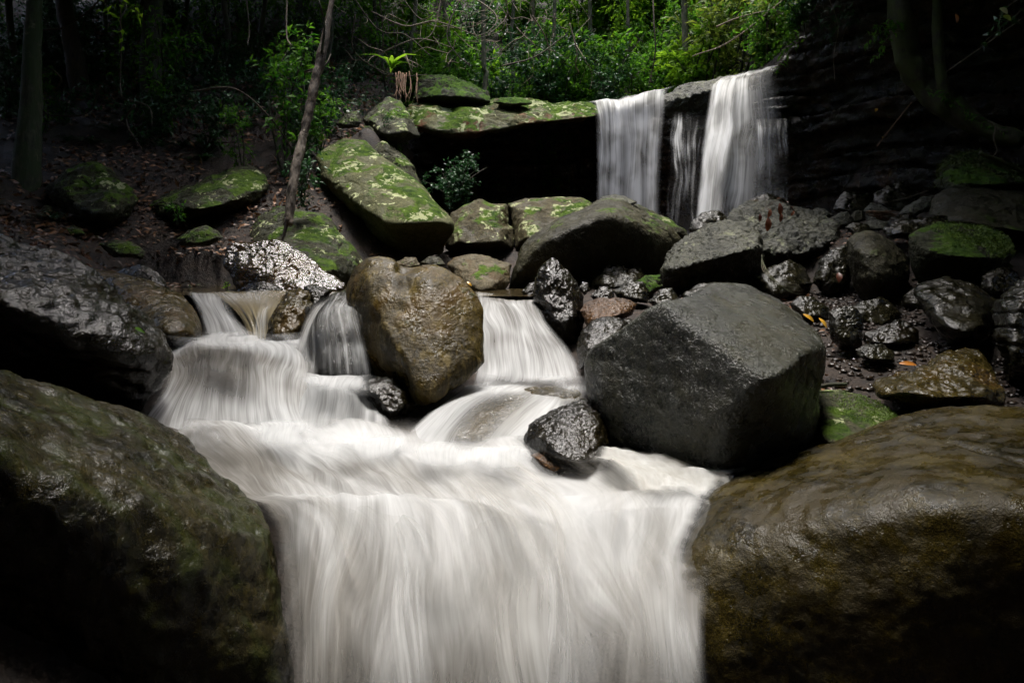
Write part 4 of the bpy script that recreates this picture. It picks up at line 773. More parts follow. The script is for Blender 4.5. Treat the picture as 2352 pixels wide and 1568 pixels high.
def rnd_dirs(n, r, up=0.0):
    v = r.normal(size=(n, 3)); v[:, 2] = v[:, 2] * 0.7 + up
    return v / np.linalg.norm(v, axis=1)[:, None]

def plant_meshes(seed, height, spread, nstem, ntwig, nleaf, L, ratio=0.36, bare=0.25, upl=0.55):
    """shrub or sapling: curved stems with twigs carrying leaves. Returns (stem mesh, foliage mesh)"""
    r = np.random.default_rng(seed); tubes, B, Dv = [], [], []
    for k in range(nstem):
        th = r.uniform(0, 6.283); lean = r.uniform(0.25, 1.0) * spread
        hz = height * r.uniform(0.6, 1.0)
        top = np.array((math.cos(th) * lean, math.sin(th) * lean, hz))
        mid = top * np.array((0.3, 0.3, 0.55)) + r.normal(size=3) * 0.05 * height
        path = catmull([np.array((r.normal() * 0.02, r.normal() * 0.02, -0.08)), mid, top], 12)
        tubes.append(dict(pts=path[::3].tolist() + [path[-1]], radii=[0.009 * height + 0.004, 0.004], sides=5, n=8))
        for j in range(ntwig):
            t = r.uniform(bare, 1.0); p0 = path[int(t * 11)]
            dr = rnd_dirs(1, r, 0.25)[0]; ln = height * r.uniform(0.1, 0.24)
            p1 = p0 + dr * ln * 0.6 + np.array((0, 0, 0.03)); p2 = p0 + dr * ln - np.array((0, 0, 0.08 * ln))
            tubes.append(dict(pts=[p0, p1, p2], radii=[0.004, 0.0015], sides=3, n=4))
            tt = r.uniform(0.2, 1.05, nleaf)[:, None]
            bp = p0 * (1 - tt) + p2 * tt + r.normal(size=(nleaf, 3)) * 0.25 * L
            B.append(bp); Dv.append(rnd_dirs(nleaf, r, -0.1) * 0.8 + dr * 0.7)
    B = np.vstack(B); Dv = np.vstack(Dv); n = len(B)
    nr = rnd_dirs(n, r, 0) * (1 - upl) + np.array((0, 0, upl))
    fm = leaves_mesh('foliage', B, Dv, nr, L * r.uniform(0.6, 1.25, n), L * ratio * r.uniform(0.7, 1.2, n), r.uniform(0, 1, n) ** 1.4)
    return tubes_mesh('stem', tubes), fm

def crown_mesh(seed, R, H, ncl, nl, L):
    r = np.random.default_rng(seed); c = rnd_dirs(ncl, r) * (r.uniform(0.15, 1, ncl) ** 0.45)[:, None] * np.array((R, R, H))
    B = np.repeat(c, nl, 0) + r.normal(size=(ncl * nl, 3)) * np.array((0.24 * R, 0.24 * R, 0.2 * H)) * 0.75
    n = len(B)
    return leaves_mesh('crown', B, rnd_dirs(n, r, -0.15), rnd_dirs(n, r, 0.8), L * r.uniform(0.6, 1.3, n), L * 0.45, r.uniform(0, 1, n))

def zone(vx, table):
    for lim, txt in table:
        if vx < lim: return txt
    return table[-1][1]
ZB = [(1010,'behind the mossy hump'),(1130,'beside the mossy hump'),(1250,'above the middle of the shelf'),(1370,'above the shelf end'),(1540,'above the straight fall'),(1650,'between the two falls'),(1780,'above the slanting fall'),(9999,'beside the crest-side cliff')]
ZL = [(110,'beside the mottled trunk'),(210,'below the rough-barked tree'),(330,'above the round mossy boulder'),(470,'above the broad flat mossy boulder'),(620,'upslope of the broad flat mossy boulder'),(720,'beside the leaning dead pole'),(820,'above the leaning slab'),(9999,'beside the hanging roots')]
# --- unseen canopy trees over both banks and behind the viewer, added to block light
crowns = [crown_mesh(s, 3.0, 1.7, 90, 75, 0.42) for s in (1, 2, 3)]
for k_ in crowns: k_.materials.append(M['leaf_mid'])
def big_tree(label, pts, radii, mat, crown=None, group=None, cs=1.0, limbs=True, bump=0.12, sides=18, name='tree'):
    """pts: trunk path in world space, crown: centre of the leafy head"""
    b = np.array(pts[0]); t = empty(name, b)
    sp = [dict(pts=[np.array(p) - b for p in pts], radii=radii, sides=sides, n=8 * len(pts), bump=bump, seed=int(abs(b[0] * 9 + b[1] * 5)) % 99)]
    top = np.array(pts[-1])
    if crown is not None and limbs:
        for k in range(6):
            a = k * 1.05 + b[0]; e = np.array(crown) + np.array((math.cos(a) * 1.9, math.sin(a) * 1.9, 0.3 * math.sin(3 * a))) * cs
            s0 = top + (np.array(crown) - top) * 0.2
            sp.append(dict(pts=[top - b, (s0 + e) / 2 - b + np.array((0, 0, 0.3)), e - b], radii=[radii[-1] * 0.7, radii[-1] * 0.2], sides=6, n=8))
    link('trunk', tubes_mesh('trunk', sp), M[mat], t)
    if crown is not None:
        o = link('crown', crowns[int(abs(b[0] * 7 + b[1] * 3)) % 3], None, t, np.array(crown) - b)
        o.rotation_euler = (0, 0, b[0] * 2.3); o.scale = (cs, cs, cs)
    tag(t, label, 'tree', group)
    return t
def shade_tree(x, y, cx, cy_, cz, cs, label, group):
    z = float(ground_h(np.array([x]), np.array([y]))[0]) - 0.15
    big_tree(label, [(x, y, z), (x + 0.1, y, z + (cz - z) * 0.4), (x * 0.7 + cx * 0.3, y * 0.7 + cy_ * 0.3, z + (cz - z) * 0.8)], [0.2, 0.15, 0.11], 'bark_dark', (cx, cy_, cz), group, cs)
CAN = {
 'left': [(-8.5, 2.5, -5.6, 2.6, 9.0, 1.0), (-8.8, 6.0, -5.8, 6.3, 9.5, 1.0), (-11.5, 9, -8.2, 10, 10.5, 1.0), (-13, 12.5, -9.0, 14, 12.5, 1.0), (-15, 17, -9.5, 19, 15, 1.3), (-12, 3, -10.5, 4, 9.5, 1.2), (-14, 8, -12, 9, 11, 1.3), (-17, 14, -14, 15, 14, 1.4), (-6.5, 21, -5.6, 20, 14.5, 1.2), (-10.5, 24, -8.5, 25, 17, 1.3), (-8.2, -1.0, -5.5, -0.5, 8.5, 1.2), (-6.8, 12.8, -5.2, 12.8, 10.2, 0.65), (-6.6, 3.4, -5.0, 3.0, 8.2, 0.8)],
 'right': [(8.6, 2.0, 5.8, 2.6, 8.5, 1.0), (9.2, 5.5, 6.3, 6.0, 9.0, 1.05), (9.9, 11, 8.0, 9.8, 10.0, 1.1), (11, 14.5, 10.2, 13.4, 11.5, 1.2), (6.0, 3.0, 4.2, 3.0, 8.2, 0.8), (12, 8, 10.5, 8, 10, 1.3), (13, 17, 11, 17, 13, 1.4), (12, 3, 11, 3, 9, 1.2), (8.4, -1.0, 6, -0.6, 8.5, 1.2)],
 'behind': [(-4.5, -5.5, -3.4, -3.4, 7.6, 1.15), (0.3, -7, 0.4, -4.2, 7.8, 1.2), (5, -5.5, 3.8, -3.4, 7.6, 1.15), (-8, -7, -7, -6, 8, 1.3), (8, -7, 7.5, -6, 8, 1.3), (-2.6, -9, -2.5, -8, 7, 1.3), (3.0, -9, 3, -8, 7, 1.3), (-2.2, -2.6, -1.7, -0.2, 8.6, 0.8), (2.4, -2.6, 1.9, -0.2, 8.6, 0.8), (-9, -12, -8, -11, 8, 1.4), (9, -12, 8, -11, 8, 1.4)],
}
for args in CAN['left']: shade_tree(*args, 'unseen leafy tree added to shade the litter-covered bank opposite the cliff', 'added canopy trees above the leaf-litter bank')
for args in CAN['right']: shade_tree(*args, 'unseen leafy tree added to shade the cliff-side bank', 'added canopy trees above the cliff')
for args in CAN['behind']: shade_tree(*args, 'unseen leafy tree added downstream of the lower fall to block light', 'added canopy trees downstream')

# --- trunks one sees
big_tree('mottled mossy tree trunk with pale patches standing on the shaded bank', [P(50, 475, 9.5), P(58, 430, 9.5), P(71, 225, 9.6), P(79, 0, 9.7), P(86, -260, 9.9)], [0.19, 0.145, 0.115, 0.095, 0.085], 'bark_mottled', P(60, -520, 10.2), cs=0.9)
big_tree('brown rough-barked tree behind the mottled trunk', [P(186, 230, 13.0), P(178, 165, 13.0), P(160, 75, 13.0), P(146, 0, 13.1), P(120, -260, 13.2)], [0.19, 0.16, 0.145, 0.14, 0.12], 'bark_brown', P(150, -420, 13.6))
big_tree('moss-furred tree clinging to the cliff with spreading roots', [P(2352, 322, 8.9), P(2287, 306, 9.1), P(2222, 276, 9.3), P(2158, 228, 9.5), P(2119, 190, 9.6), P(2090, 144, 9.6), P(2078, 77, 9.6), P(2066, 0, 9.6), P(2050, -200, 9.7)], [0.10, 0.13, 0.16, 0.175, 0.165, 0.15, 0.14, 0.125, 0.11], 'bark_moss', P(2080, -420, 9.9), cs=0.85, bump=0.25)
big_tree('slim ringed tree trunk rising beside the moss-furred tree', [P(2180, 235, 9.3), P(2171, 206, 9.3), P(2163, 180, 9.3), P(2155, 103, 9.35), P(2152, 0, 9.4), P(2150, -200, 9.5)], [0.085, 0.07, 0.066, 0.062, 0.06, 0.05], 'bark_moss', P(2190, -380, 9.8), cs=0.7)
THIN = [(1274, 0, 1272, 120, 19.5, .055), (1111, 120, 1113, 205, 18.5, .07), (1442, 20, 1436, 205, 20.5, .05), (1572, -10, 1573, 205, 17.0, .075), (1180, 0, 1178, 150, 21.0, .06), (1690, 0, 1685, 150, 20.0, .05), (1735, 0, 1742, 130, 22.0, .06), (1355, 0, 1350, 200, 23.0, .07), (1020, 0, 1030, 160, 20.0, .06), (1500, 60, 1495, 200, 24.0, .06), (955, 0, 940, 190, 18.0, .06), (1620, 30, 1622, 180, 22.5, .05), (1225, 40, 1230, 200, 25.0, .08), (1400, 0, 1408, 200, 25.5, .08)]
for k, (xa, ya, xb, yb, Yd, rd) in enumerate(THIN):
    a, b = P(xa, ya, Yd), P(xb, yb, Yd); z = float(ground_h(np.array([b[0]]), np.array([b[1]]))[0]) - 0.1; base = np.array((b[0], b[1], min(z, b[2])))
    top = a + (a - b) * 0.2; top[2] = max(top[2], 13.5)
    big_tree(['straight', 'bent', 'slender'][k % 3] + ' pale-barked sapling in the forest ' + zone(xb, ZB) + (', farther back' if Yd > 21.5 else ''), [base, b, (a + b) / 2 + np.array((0.08 * math.sin(k), 0, 0)), a, top], [rd * 1.15, rd, rd * 0.95, rd * 0.9, rd * 0.7], 'bark_pale', top + np.array((0, 0.3, 1.2)), 'slim forest trees behind the falls', 0.3, False, 0.1, 8)
for k, (xa, ya, xb, yb, Yd, rd) in enumerate([(515, 0, 512, 170, 15, .07), (330, 0, 322, 190, 16.5, .08), (610, 0, 604, 150, 17, .06), (760, 0, 742, 180, 15.5, .05), (240, 0, 255, 230, 14.5, .045), (430, 0, 420, 200, 18, .08), (20, 0, 24, 320, 12.5, .06), (860, 0, 868, 190, 17, .05)]):
    a, b = P(xa, ya, Yd), P(xb, yb, Yd); z = float(ground_h(np.array([b[0]]), np.array([b[1]]))[0]) - 0.1; base = np.array((b[0], b[1], min(z, b[2])))
    top = a + (a - b) * 0.2; top[2] = max(top[2], 9.0)
    big_tree('thin dark tree on the shaded slope ' + zone(xb, ZL), [base, b, (a + b) / 2 + np.array((0.1 * math.cos(k * 2), 0, 0)), a, top], [rd * 1.2, rd, rd, rd * 0.9, rd * 0.7], 'bark_dark', top + np.array((0, 0.3, 1.5)), 'slim trees on the shaded slope', 0.5, False, 0.12, 9)

# --- leaning dead pole
dp = empty('dead_tree', P(660, 520, 8.0))
def rel(o, pts): return [np.array(p) - np.array(o.location) for p in pts]
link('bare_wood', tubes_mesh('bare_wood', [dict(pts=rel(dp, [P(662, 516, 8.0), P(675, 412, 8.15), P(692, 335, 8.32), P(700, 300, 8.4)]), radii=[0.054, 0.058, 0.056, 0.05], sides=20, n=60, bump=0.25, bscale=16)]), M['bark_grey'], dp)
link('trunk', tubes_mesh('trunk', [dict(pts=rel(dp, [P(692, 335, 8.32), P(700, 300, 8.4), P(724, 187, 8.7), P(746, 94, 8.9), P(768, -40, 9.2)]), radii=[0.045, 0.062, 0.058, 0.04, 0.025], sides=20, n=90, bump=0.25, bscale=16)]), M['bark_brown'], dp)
link('splinter', tubes_mesh('splinter', [dict(pts=rel(dp, [P(662, 500, 7.98), P(656, 525, 7.95), P(647, 556, 7.9)]), radii=[0.035, 0.022, 0.012], sides=8, bump=0.2)]), M['bark_brown'], dp)
link('branch', tubes_mesh('branch', [dict(pts=rel(dp, [P(738, 130, 8.8), P(745, 60, 8.7), P(732, 0, 8.6)]), radii=[0.02, 0.012], sides=6)]), M['bark_dark'], dp)
tag(dp, 'broken grey dead pole leaning down onto the glossy wedge boulder', 'dead tree')

# --- shrubs
def make_plant(name, label, cat, group, mat, stemmat='bark_dark', **kw):
    t = empty(name, (0, 0, -50)); s, f = plant_meshes(**kw)
    link('stem', s, M[stemmat], t); link('foliage', f, M[mat], t); tag(t, label, cat, group)
    return t
_used = set()
def place(proto, x, y, rz, sc, dz=0.0, label=None, z=None, mat=None):
    if z is None: z = float(ground_h(np.array([x]), np.array([y]))[0]) + dz
    if proto.name not in _used: _used.add(proto.name); o = proto; o.location = (x, y, z); o.rotation_euler = (0, 0, rz); o.scale = (sc, sc, sc)
    else: o = copy_tree(proto, (x, y, z), rz, sc)
    if label: o['label'] = label
    return o
GB = 'forest shrubs behind the falls'
pb = [make_plant('shrub', 'fresh green broadleaf shrub in the forest behind the falls', 'shrub', GB, 'leaf_bright', seed=11, height=2.2, spread=1.0, nstem=7, ntwig=16, nleaf=15, L=0.19, bare=0.1),
      make_plant('shrub', 'mid green small-leaved shrub in the forest behind the falls', 'shrub', GB, 'leaf_mid', seed=12, height=2.6, spread=1.1, nstem=7, ntwig=18, nleaf=16, L=0.15, ratio=0.42, bare=0.08),
      make_plant('shrub', 'dark green understorey shrub in the forest behind the falls', 'shrub', GB, 'leaf_dark', seed=13, height=2.4, spread=1.2, nstem=8, ntwig=16, nleaf=16, L=0.13, bare=0.05),
      make_plant('shrub', 'yellow-green open shrub with drooping leaves behind the falls', 'shrub', GB, 'leaf_lime', seed=14, height=2.8, spread=1.2, nstem=5, ntwig=14, nleaf=14, L=0.20, ratio=0.3, bare=0.2)]
r = random.Random(5)
spots = []
for k in range(92):
    vx = r.uniform(930, 1900); Yd = r.choice((17.6, 18.5, 19.5, 21, 22.5, 24, 26, 28.5)) + r.uniform(-0.5, 0.5)
    if vx > 1560: Yd = max(Yd - 1.5, 16.5)
    spots.append((vx, Yd))
for k in range(14): spots.append((r.uniform(1760, 2000), r.uniform(13.5, 17)))
for vx, Yd in spots:
    x = (vx - 1176) / F * Yd
    w = (5, 4, 3, 2) if vx > 1500 else (3, 5, 5, 1)
    k = r.choices(range(4), w)[0]
    s_ = r.uniform(0.55, 1.15); nm = ['fresh green broadleaf', 'mid green small-leaved', 'dark green understorey', 'yellow-green drooping'][k]
    place(pb[k], x, Yd, r.uniform(0, 6.28), s_ * (0.8 + 0.02 * Yd), -0.05, ('low ' if s_ < 0.85 else 'tall ') + nm + ' shrub ' + ('deep in the forest ' if Yd > 22 else 'at the forest edge ') + zone(vx, ZB))
GL = 'small shrubs on the shaded slope'
pl = [make_plant('shrub', 'small dark glossy shrub on the shaded leaf-litter slope', 'shrub', GL, 'leaf_dark', seed=21, height=1.1, spread=0.6, nstem=5, ntwig=10, nleaf=13, L=0.10, bare=0.15),
      make_plant('shrub', 'straggly mid green sapling on the shaded leaf-litter slope', 'shrub', GL, 'leaf_mid', seed=22, height=1.7, spread=0.6, nstem=3, ntwig=13, nleaf=11, L=0.12, ratio=0.32, bare=0.35)]
for k in range(64):
    vx = r.uniform(-40, 930); Yd = r.uniform(10.3, 19.5); x = (vx - 1176) / F * Yd
    k = r.choices((0, 1), (3, 2))[0]; s_ = r.uniform(0.6, 1.4)
    place(pl[k], x, Yd, r.uniform(0, 6.28), s_, -0.03, ('small ' if s_ < 1 else 'large ') + ('dark glossy shrub ' if k == 0 else 'straggly green sapling ') + ('high on the slope ' if Yd > 15 else 'on the shaded slope ') + zone(vx, ZL))
GT = 'leafy tufts on the shaded slope'
def tuft_mesh(seed, n, L, wd):
    r_ = np.random.default_rng(seed); th = r_.uniform(0, 6.283, n); V, Fc, T = [], [], []
    for k in range(n):
        d = np.array((math.cos(th[k]), math.sin(th[k]), 0)); ln = L * r_.uniform(0.6, 1.1); up = r_.uniform(0.5, 1.1); s = np.array((-d[1], d[0], 0)) * wd
        c = [d * ln * t * (0.35 + 0.65 * t) + np.array((0, 0, ln * up * (t - 0.85 * t * t))) for t in (0, 0.3, 0.6, 0.85, 1)]
        o = len(V) ; 
        for i, q in enumerate(c):
            w_ = (0.5, 1, 0.9, 0.5, 0.05)[i]; V += [q - s * w_, q + s * w_ ]
        for i in range(4): Fc.append((o + 2 * i, o + 2 * i + 1, o + 2 * i + 3, o + 2 * i + 2))
        T += [r_.uniform(0, 1)] * 10
    me = mesh_np('blades', np.array(V), np.array(Fc)); fattr(me, 'tint', T); return me
def make_tuft(label, mat, group, *a):
    t = empty('fern_tuft', (0, 0, -50)); link('blades', tuft_mesh(*a), M[mat], t); tag(t, label, 'fern', group); return t
tf = make_tuft('arching strap-leaved tuft on the shaded leaf-litter slope', 'leaf_dark', GT, 3, 34, 0.45, 0.012)
for vx, vy, Yd in [(155, 345, 11), (260, 330, 11.5), (420, 330, 11.2), (470, 345, 10.8), (210, 350, 11), (640, 230, 14), (60, 390, 10.4), (350, 300, 12), (560, 300, 12.2), (120, 500, 8.6), (430, 515, 8.4), (690, 250, 12.8)]:
    q = P(vx, vy, Yd); place(tf, q[0], q[1], vx, r.uniform(0.7, 1.2), -0.02, 'arching strap-leaved tuft on the shaded slope ' + zone(vx, ZL))
# --- single plants
def single(name, label, cat, mat, loc, rz=0.0, sc=1.0, **kw):
    t = make_plant(name, label, cat, None, mat, **kw); t.location = loc; t.rotation_euler = (0, 0, rz); t.scale = (sc,) * 3; return t
_q = P(1050, 480, 12.3); single('shrub', 'dark leafy shrub in the mouth of the cave below the shelf', 'shrub', 'leaf_dark', _q, seed=31, height=0.95, spread=1.0, nstem=12, ntwig=12, nleaf=16, L=0.075, ratio=0.5, bare=0.1)
_q = P(690, 400, 9.0); single('shrub', 'small glossy shrub sprouting beside the dead pole and leaning slab', 'shrub', 'leaf_dark', _q + np.array((0, 0, -0.35)), seed=32, height=0.75, spread=0.35, nstem=4, ntwig=9, nleaf=10, L=0.085)
_q = P(560, 500, 8.7); single('seedling', 'tiny bright seedling at the foot of the broad flat mossy boulder', 'seedling', 'leaf_mid', P(405, 505, 8.8), seed=33, height=0.22, spread=0.15, nstem=3, ntwig=4, nleaf=5, L=0.09)
single('seedling', 'tiny green seedling on the brown bank by the side cascade', 'seedling', 'leaf_bright', P(520, 660, 6.9), seed=34, height=0.09, spread=0.04, nstem=2, ntwig=3, nleaf=4, L=0.04)
sp = empty('leafy_branch', P(255, -60, 8.0))
_r = np.random.default_rng(4)
def twig(o, stems, nleaf, L, mat, ratio=0.35, stemmat='vine_dark', rad=0.006, seed=1, hang=0.6):
    rr = np.random.default_rng(seed); tb, B, Dv = [], [], []
    for s in stems:
        p = rel(o, s); tb.append(dict(pts=p, radii=[rad, rad * 0.4], sides=5, n=14)); c = catmull(p, 40)
        k = rr.integers(8, 40, nleaf); B.append(c[k] + rr.normal(size=(nleaf, 3)) * 0.2 * L); dd = rr.normal(size=(nleaf, 3)); dd[:, 2] -= hang; Dv.append(dd)
    B = np.vstack(B); Dv = np.vstack(Dv); n = len(B); nr = rr.normal(size=(n, 3)) * 0.5 + np.array((0, -0.3, 0.8))
    link('stem', tubes_mesh('stem', tb), M[stemmat], o)
    link('foliage', leaves_mesh('foliage', B, Dv, nr, L * rr.uniform(0.6, 1.2, n), L * ratio, rr.uniform(0, 1, n)), M[mat], o)
twig(sp, [[P(255, -60, 8.0), P(290, 10, 7.9), P(275, 50, 7.8), P(285, 105, 7.8)], [P(255, -60, 8.0), P(270, 0, 7.9), P(310, 25, 7.9), P(325, 40, 7.9)], [P(255, -60, 8.0), P(240, 0, 7.9), P(250, 25, 7.8), P(228, 30, 7.8)]], 16, 0.11, 'leaf_bright', seed=2)
tag(sp, 'hanging branch of bright green leaves over the shaded slope', 'branch')
for k, (a, b, mt, lb, L) in enumerate([((1800, 30, 12.4), (1700, 60, 12.2), 'leaf_mid', 'leafy overhanging branch from the cliff top reaching over the fall crest', 0.13), ((1850, 90, 11.6), (1770, 130, 11.4), 'leaf_mid', 'low leafy branch drooping beside the crest of the falls', 0.12), ((1990, 40, 10.5), (1880, 60, 10.6), 'leaf_dark', 'dark leafy branch spreading over the cliff top shrubs', 0.12), ((2080, 70, 9.4), (2000, 100, 9.2), 'leaf_mid', 'flat fern-like spray beside the moss-furred tree', 0.09)]):
    o = empty('leafy_branch', P(*a)); st = []
    for j in range(4):
        e = P(b[0] + 25 * math.sin(j * 2.2), b[1] + 22 * j - 30, b[2] + 0.15 * math.cos(j)); st.append([P(*a), (P(*a) + e) / 2 + np.array((0, 0, 0.12)), e])
    twig(o, st, 26, L, mt, seed=50 + k); tag(o, lb, 'branch')
o = empty('leafy_creeper', P(2120, 195, 9.3)); twig(o, [[P(2110, 205, 9.3), P(2150, 215, 9.2), P(2195, 235, 9.1)], [P(2150, 190, 9.2), P(2160, 215, 9.15), P(2230, 265, 9.0)], [P(2190, 235, 9.0), P(2250, 280, 8.9), P(2310, 305, 8.8)], [P(2130, 200, 9.2), P(2180, 225, 9.1), P(2250, 270, 8.9)]], 34, 0.085, 'leaf_mid', 0.28, seed=61, hang=0.3)
tag(o, 'green creeper of narrow leaves trailing along the mossy root', 'creeper')
o = empty('leafy_twig', P(2390, -30, 6.4)); twig(o, [[P(2390, -30, 6.4), P(2330, 40, 6.3), P(2270, 60, 6.3)], [P(2390, -30, 6.4), P(2310, 20, 6.3), P(2290, 70, 6.2)], [P(2350, 20, 6.4), P(2280, 80, 6.4), P(2245, 110, 6.4)]], 9, 0.10, 'leaf_dark', 0.34, seed=62)
rr_ = np.random.default_rng(3)
def blade(name, parent, ctr, L, wd, mat, ang, seed):
    """a single leaf facing the creek, curled"""
    n = 9; t = np.linspace(0, 1, n); wv = wd * np.sin(np.pi * np.clip(t * 0.92 + 0.05, 0, 1)) ** 0.8
    d = np.array((math.cos(ang), 0, math.sin(ang))); s = np.array((-math.sin(ang), 0.35, math.cos(ang)))
    V = np.vstack([np.array([d * (q - 0.5) * L + s * w_ * sg * 0.5 + np.array((0, -0.12 * L * math.sin(3.1 * q) - 0.15 * w_ * abs(sg), 0)) for q, w_ in zip(t, wv)]) for sg in (-1, 0, 1)])
    i = np.arange(n - 1); Fq = np.vstack([np.stack([i + k * n, i + 1 + k * n, i + 1 + (k + 1) * n, i + (k + 1) * n], -1) for k in (0, 1)])
    me = mesh_np(name, V, Fq); fattr(me, 'tint', np.full(3 * n, (seed * 0.37) % 1.0))
    if parent is None: return link(name, me, M[mat], None, ctr)
    return link(name, me, M[mat], parent, np.array(ctr) - np.array(parent.location))
blade('leaf', o, P(2305, 26, 6.2), 0.085, 0.06, 'leaf_pale', -0.6, 1); blade('leaf', o, P(2313, 42, 6.2), 0.08, 0.055, 'leaf_lime', -0.5, 2); blade('leaf', o, P(2196, 43, 6.4), 0.085, 0.045, 'leaf_orange', -1.4, 3)
tag(o, 'dark twig with a few pale, yellow and orange leaves against the black cliff', 'twig')
# tangled palm-like plant and hanging roots at the forest edge
tp = make_tuft('green strap-leaved plant in the tangle above the mossy blocks', 'leaf_bright', None, 9, 8, 0.75, 0.04); tp.location = P(900, 158, 14.2); tp['category'] = 'plant'; tp.name = 'strap_leaf_plant'
rt = empty('root_curtain', P(930, 180, 13.6)); rp = np.random.default_rng(8)
for k in range(16):
    a = rp.uniform(905, 962); l = rp.uniform(40, 75); link('root', tubes_mesh('root', [dict(pts=rel(rt, [P(a, 172 + rp.uniform(-10, 8), 13.7), P(a + rp.normal() * 3, 172 + l * 0.5, 13.5), P(a + rp.normal() * 5, 172 + l, 13.3)]), radii=[0.012, 0.006], sides=5, n=10)]), M['root'], rt)
tag(rt, 'curtain of thin brown roots hanging over the mossy block', 'roots')
# --- vines
vi = [((870, 0), (880, 90), (860, 150), (900, 175), (980, 172)), ((930, 0), (955, 35), (985, 40), (1020, 0)), ((1090, 0), (1135, 30), (1125, 70), (1090, 85)), ((1500, 0), (1502, 50), (1505, 120), (1490, 200)), ((1310, 60), (1325, 120), (1322, 150), (1330, 165)), ((1225, 40), (1250, 80), (1262, 120), (1255, 150)), ((815, 40), (810, 110), (850, 150), (905, 175)), ((1160, 0), (1165, 30), (1145, 60), (1120, 80)), ((1010, 0), (1000, 60), (960, 100)), ((1060, 0), (1030, 60), (1045, 120), (1080, 150)), ((860, 30), (930, 60), (1000, 50), (1090, 80)), ((880, 120), (960, 90), (1040, 110)), ((1160, 150), (1230, 130), (1300, 80)), ((1650, 60), (1700, 40), (1780, 20)), ((1790, 5), (1700, 80), (1590, 130)), ((820, 0), (860, 60), (930, 80), (990, 130))]
for k, pts in enumerate(vi):
    Yd = 14.6 + 0.9 * math.sin(k * 1.9) if k != 13 and k != 14 else 13.0
    q = [P(a, b, Yd + 0.2 * math.sin(i + k)) for i, (a, b) in enumerate(pts)]
    q[0] = q[0] + (q[0] - q[1]) * (1.6 if pts[0][1] < 20 else 0.1)
    o = empty('vine', q[0]); link('stem', tubes_mesh('stem', [dict(pts=rel(o, q), radii=[0.018, 0.015, 0.01], sides=6, n=40, bump=0.1)]), M['vine' if k % 3 else 'vine_dark'], o)
    tag(o, ('pale' if k % 3 else 'dark') + ' bare ' + ['long sweeping', 'curling', 'looping'][k % 3 if len(pts) > 3 else 1] + ' vine in the forest edge ' + zone(pts[1][0], [(900, 'beside the strap-leaved plant')] + ZB), 'vine', 'bare vines above the shelf')
for k, pts in enumerate([((275, 0), (278, 90), (276, 180), (280, 225)), ((565, 0), (572, 60), (568, 105)), ((660, 0), (658, 70), (668, 105)), ((720, 165), (700, 165), (745, 150), (760, 125)), ((440, 210), (540, 205), (620, 270), (670, 340)), ((120, 160), (140, 180), (130, 205)), ((230, 200), (200, 260), (120, 265), (100, 255)), ((310, 240), (290, 280), (330, 350)), ((95, 70), (150, 62), (210, 20), (240, -20)), ((270, 225), (340, 245), (350, 290))]):
    Yd = 10.2 + 0.8 * math.sin(k * 2.3); q = [P(a, b, Yd + 0.2 * math.sin(i + k)) for i, (a, b) in enumerate(pts)]
    if pts[0][1] < 20: q[0] = q[0] + (q[0] - q[1]) * 1.3
    o = empty('vine', q[0]); link('stem', tubes_mesh('stem', [dict(pts=rel(o, q), radii=[0.016, 0.012, 0.009], sides=6, n=40, bump=0.15)]), M['vine_dark'], o)
    tag(o, ('hanging' if pts[0][1] < 20 else 'looping') + ' thin dark vine on the shaded slope ' + zone(pts[1][0], ZL), 'vine', 'vines on the shaded slope')
for lb, pts, Yd, mt, rd in [('straight bare pole slanting in front of the slim ringed trunk', [(2400, 5), (2260, 105), (2174, 165)], 8.2, 'vine', .009), ('reddish thin stem slanting down the cliff below the mossy root', [(2094, 235), (2050, 290), (2013, 338)], 9.3, 'root', .009), ('pale crooked twig hanging from the mossy root', [(2270, 278), (2285, 290), (2283, 320), (2290, 345), (2282, 358)], 8.6, 'vine', .009), ('thin dark twig hanging beside the leafy branches on the cliff', [(1905, 0), (1925, 60), (1915, 130), (1918, 190)], 10.4, 'vine', .006), ('thin pale twig drooping over the crest-side cliff', [(1960, 20), (1945, 60), (1935, 90), (1930, 120)], 10.6, 'vine', .006), ('mossy fallen branch lying across the leafy moss hump', [(2250, 352), (2300, 372), (2352, 395), (2400, 420)], 8.3, 'bark_moss', .03), ('long thin stem lying low in front of the cliff foot', [(2018, 468), (2080, 455), (2140, 435)], 8.9, 'vine_dark', .008), ('dark wet stick lying on the pebble bank', [(1872, 892), (1900, 884), (1945, 882)], 4.2, 'bark_dark', .014)]:
    q = [P(a, b, Yd) for a, b in pts]; o = link('twig', tubes_mesh('twig', [dict(pts=rel(type('L', (), {'location': q[0]}), q), radii=[rd, rd * 0.7], sides=7, n=24, bump=0.1)]), M[mt], None, q[0]); tag(o, lb, 'twig')

# --- tangle of fine bare twigs at the forest edge: too many and too fine to count
tq = np.random.default_rng(77); tw = []
for k in range(85):
    vx = tq.uniform(770, 1330); vy = tq.uniform(-10, 170 if vx < 1150 else 120); Yd = tq.uniform(13.6, 16.8); an = tq.uniform(0, 6.283); ln = tq.uniform(30, 110)
    pts = [(vx, vy, Yd)]
    for j in range(3):
        an += tq.normal() * 0.7; pts.append((pts[-1][0] + math.cos(an) * ln / 3, pts[-1][1] + math.sin(an) * ln / 3 + 4, Yd + tq.normal() * 0.15))
    tw.append(dict(pts=[P(*q) for q in pts], radii=[tq.uniform(0.006, 0.012), 0.004], sides=4, n=14))
tag(link('twig_tangle', tubes_mesh('twig_tangle', tw), M['vine']), kind='stuff')

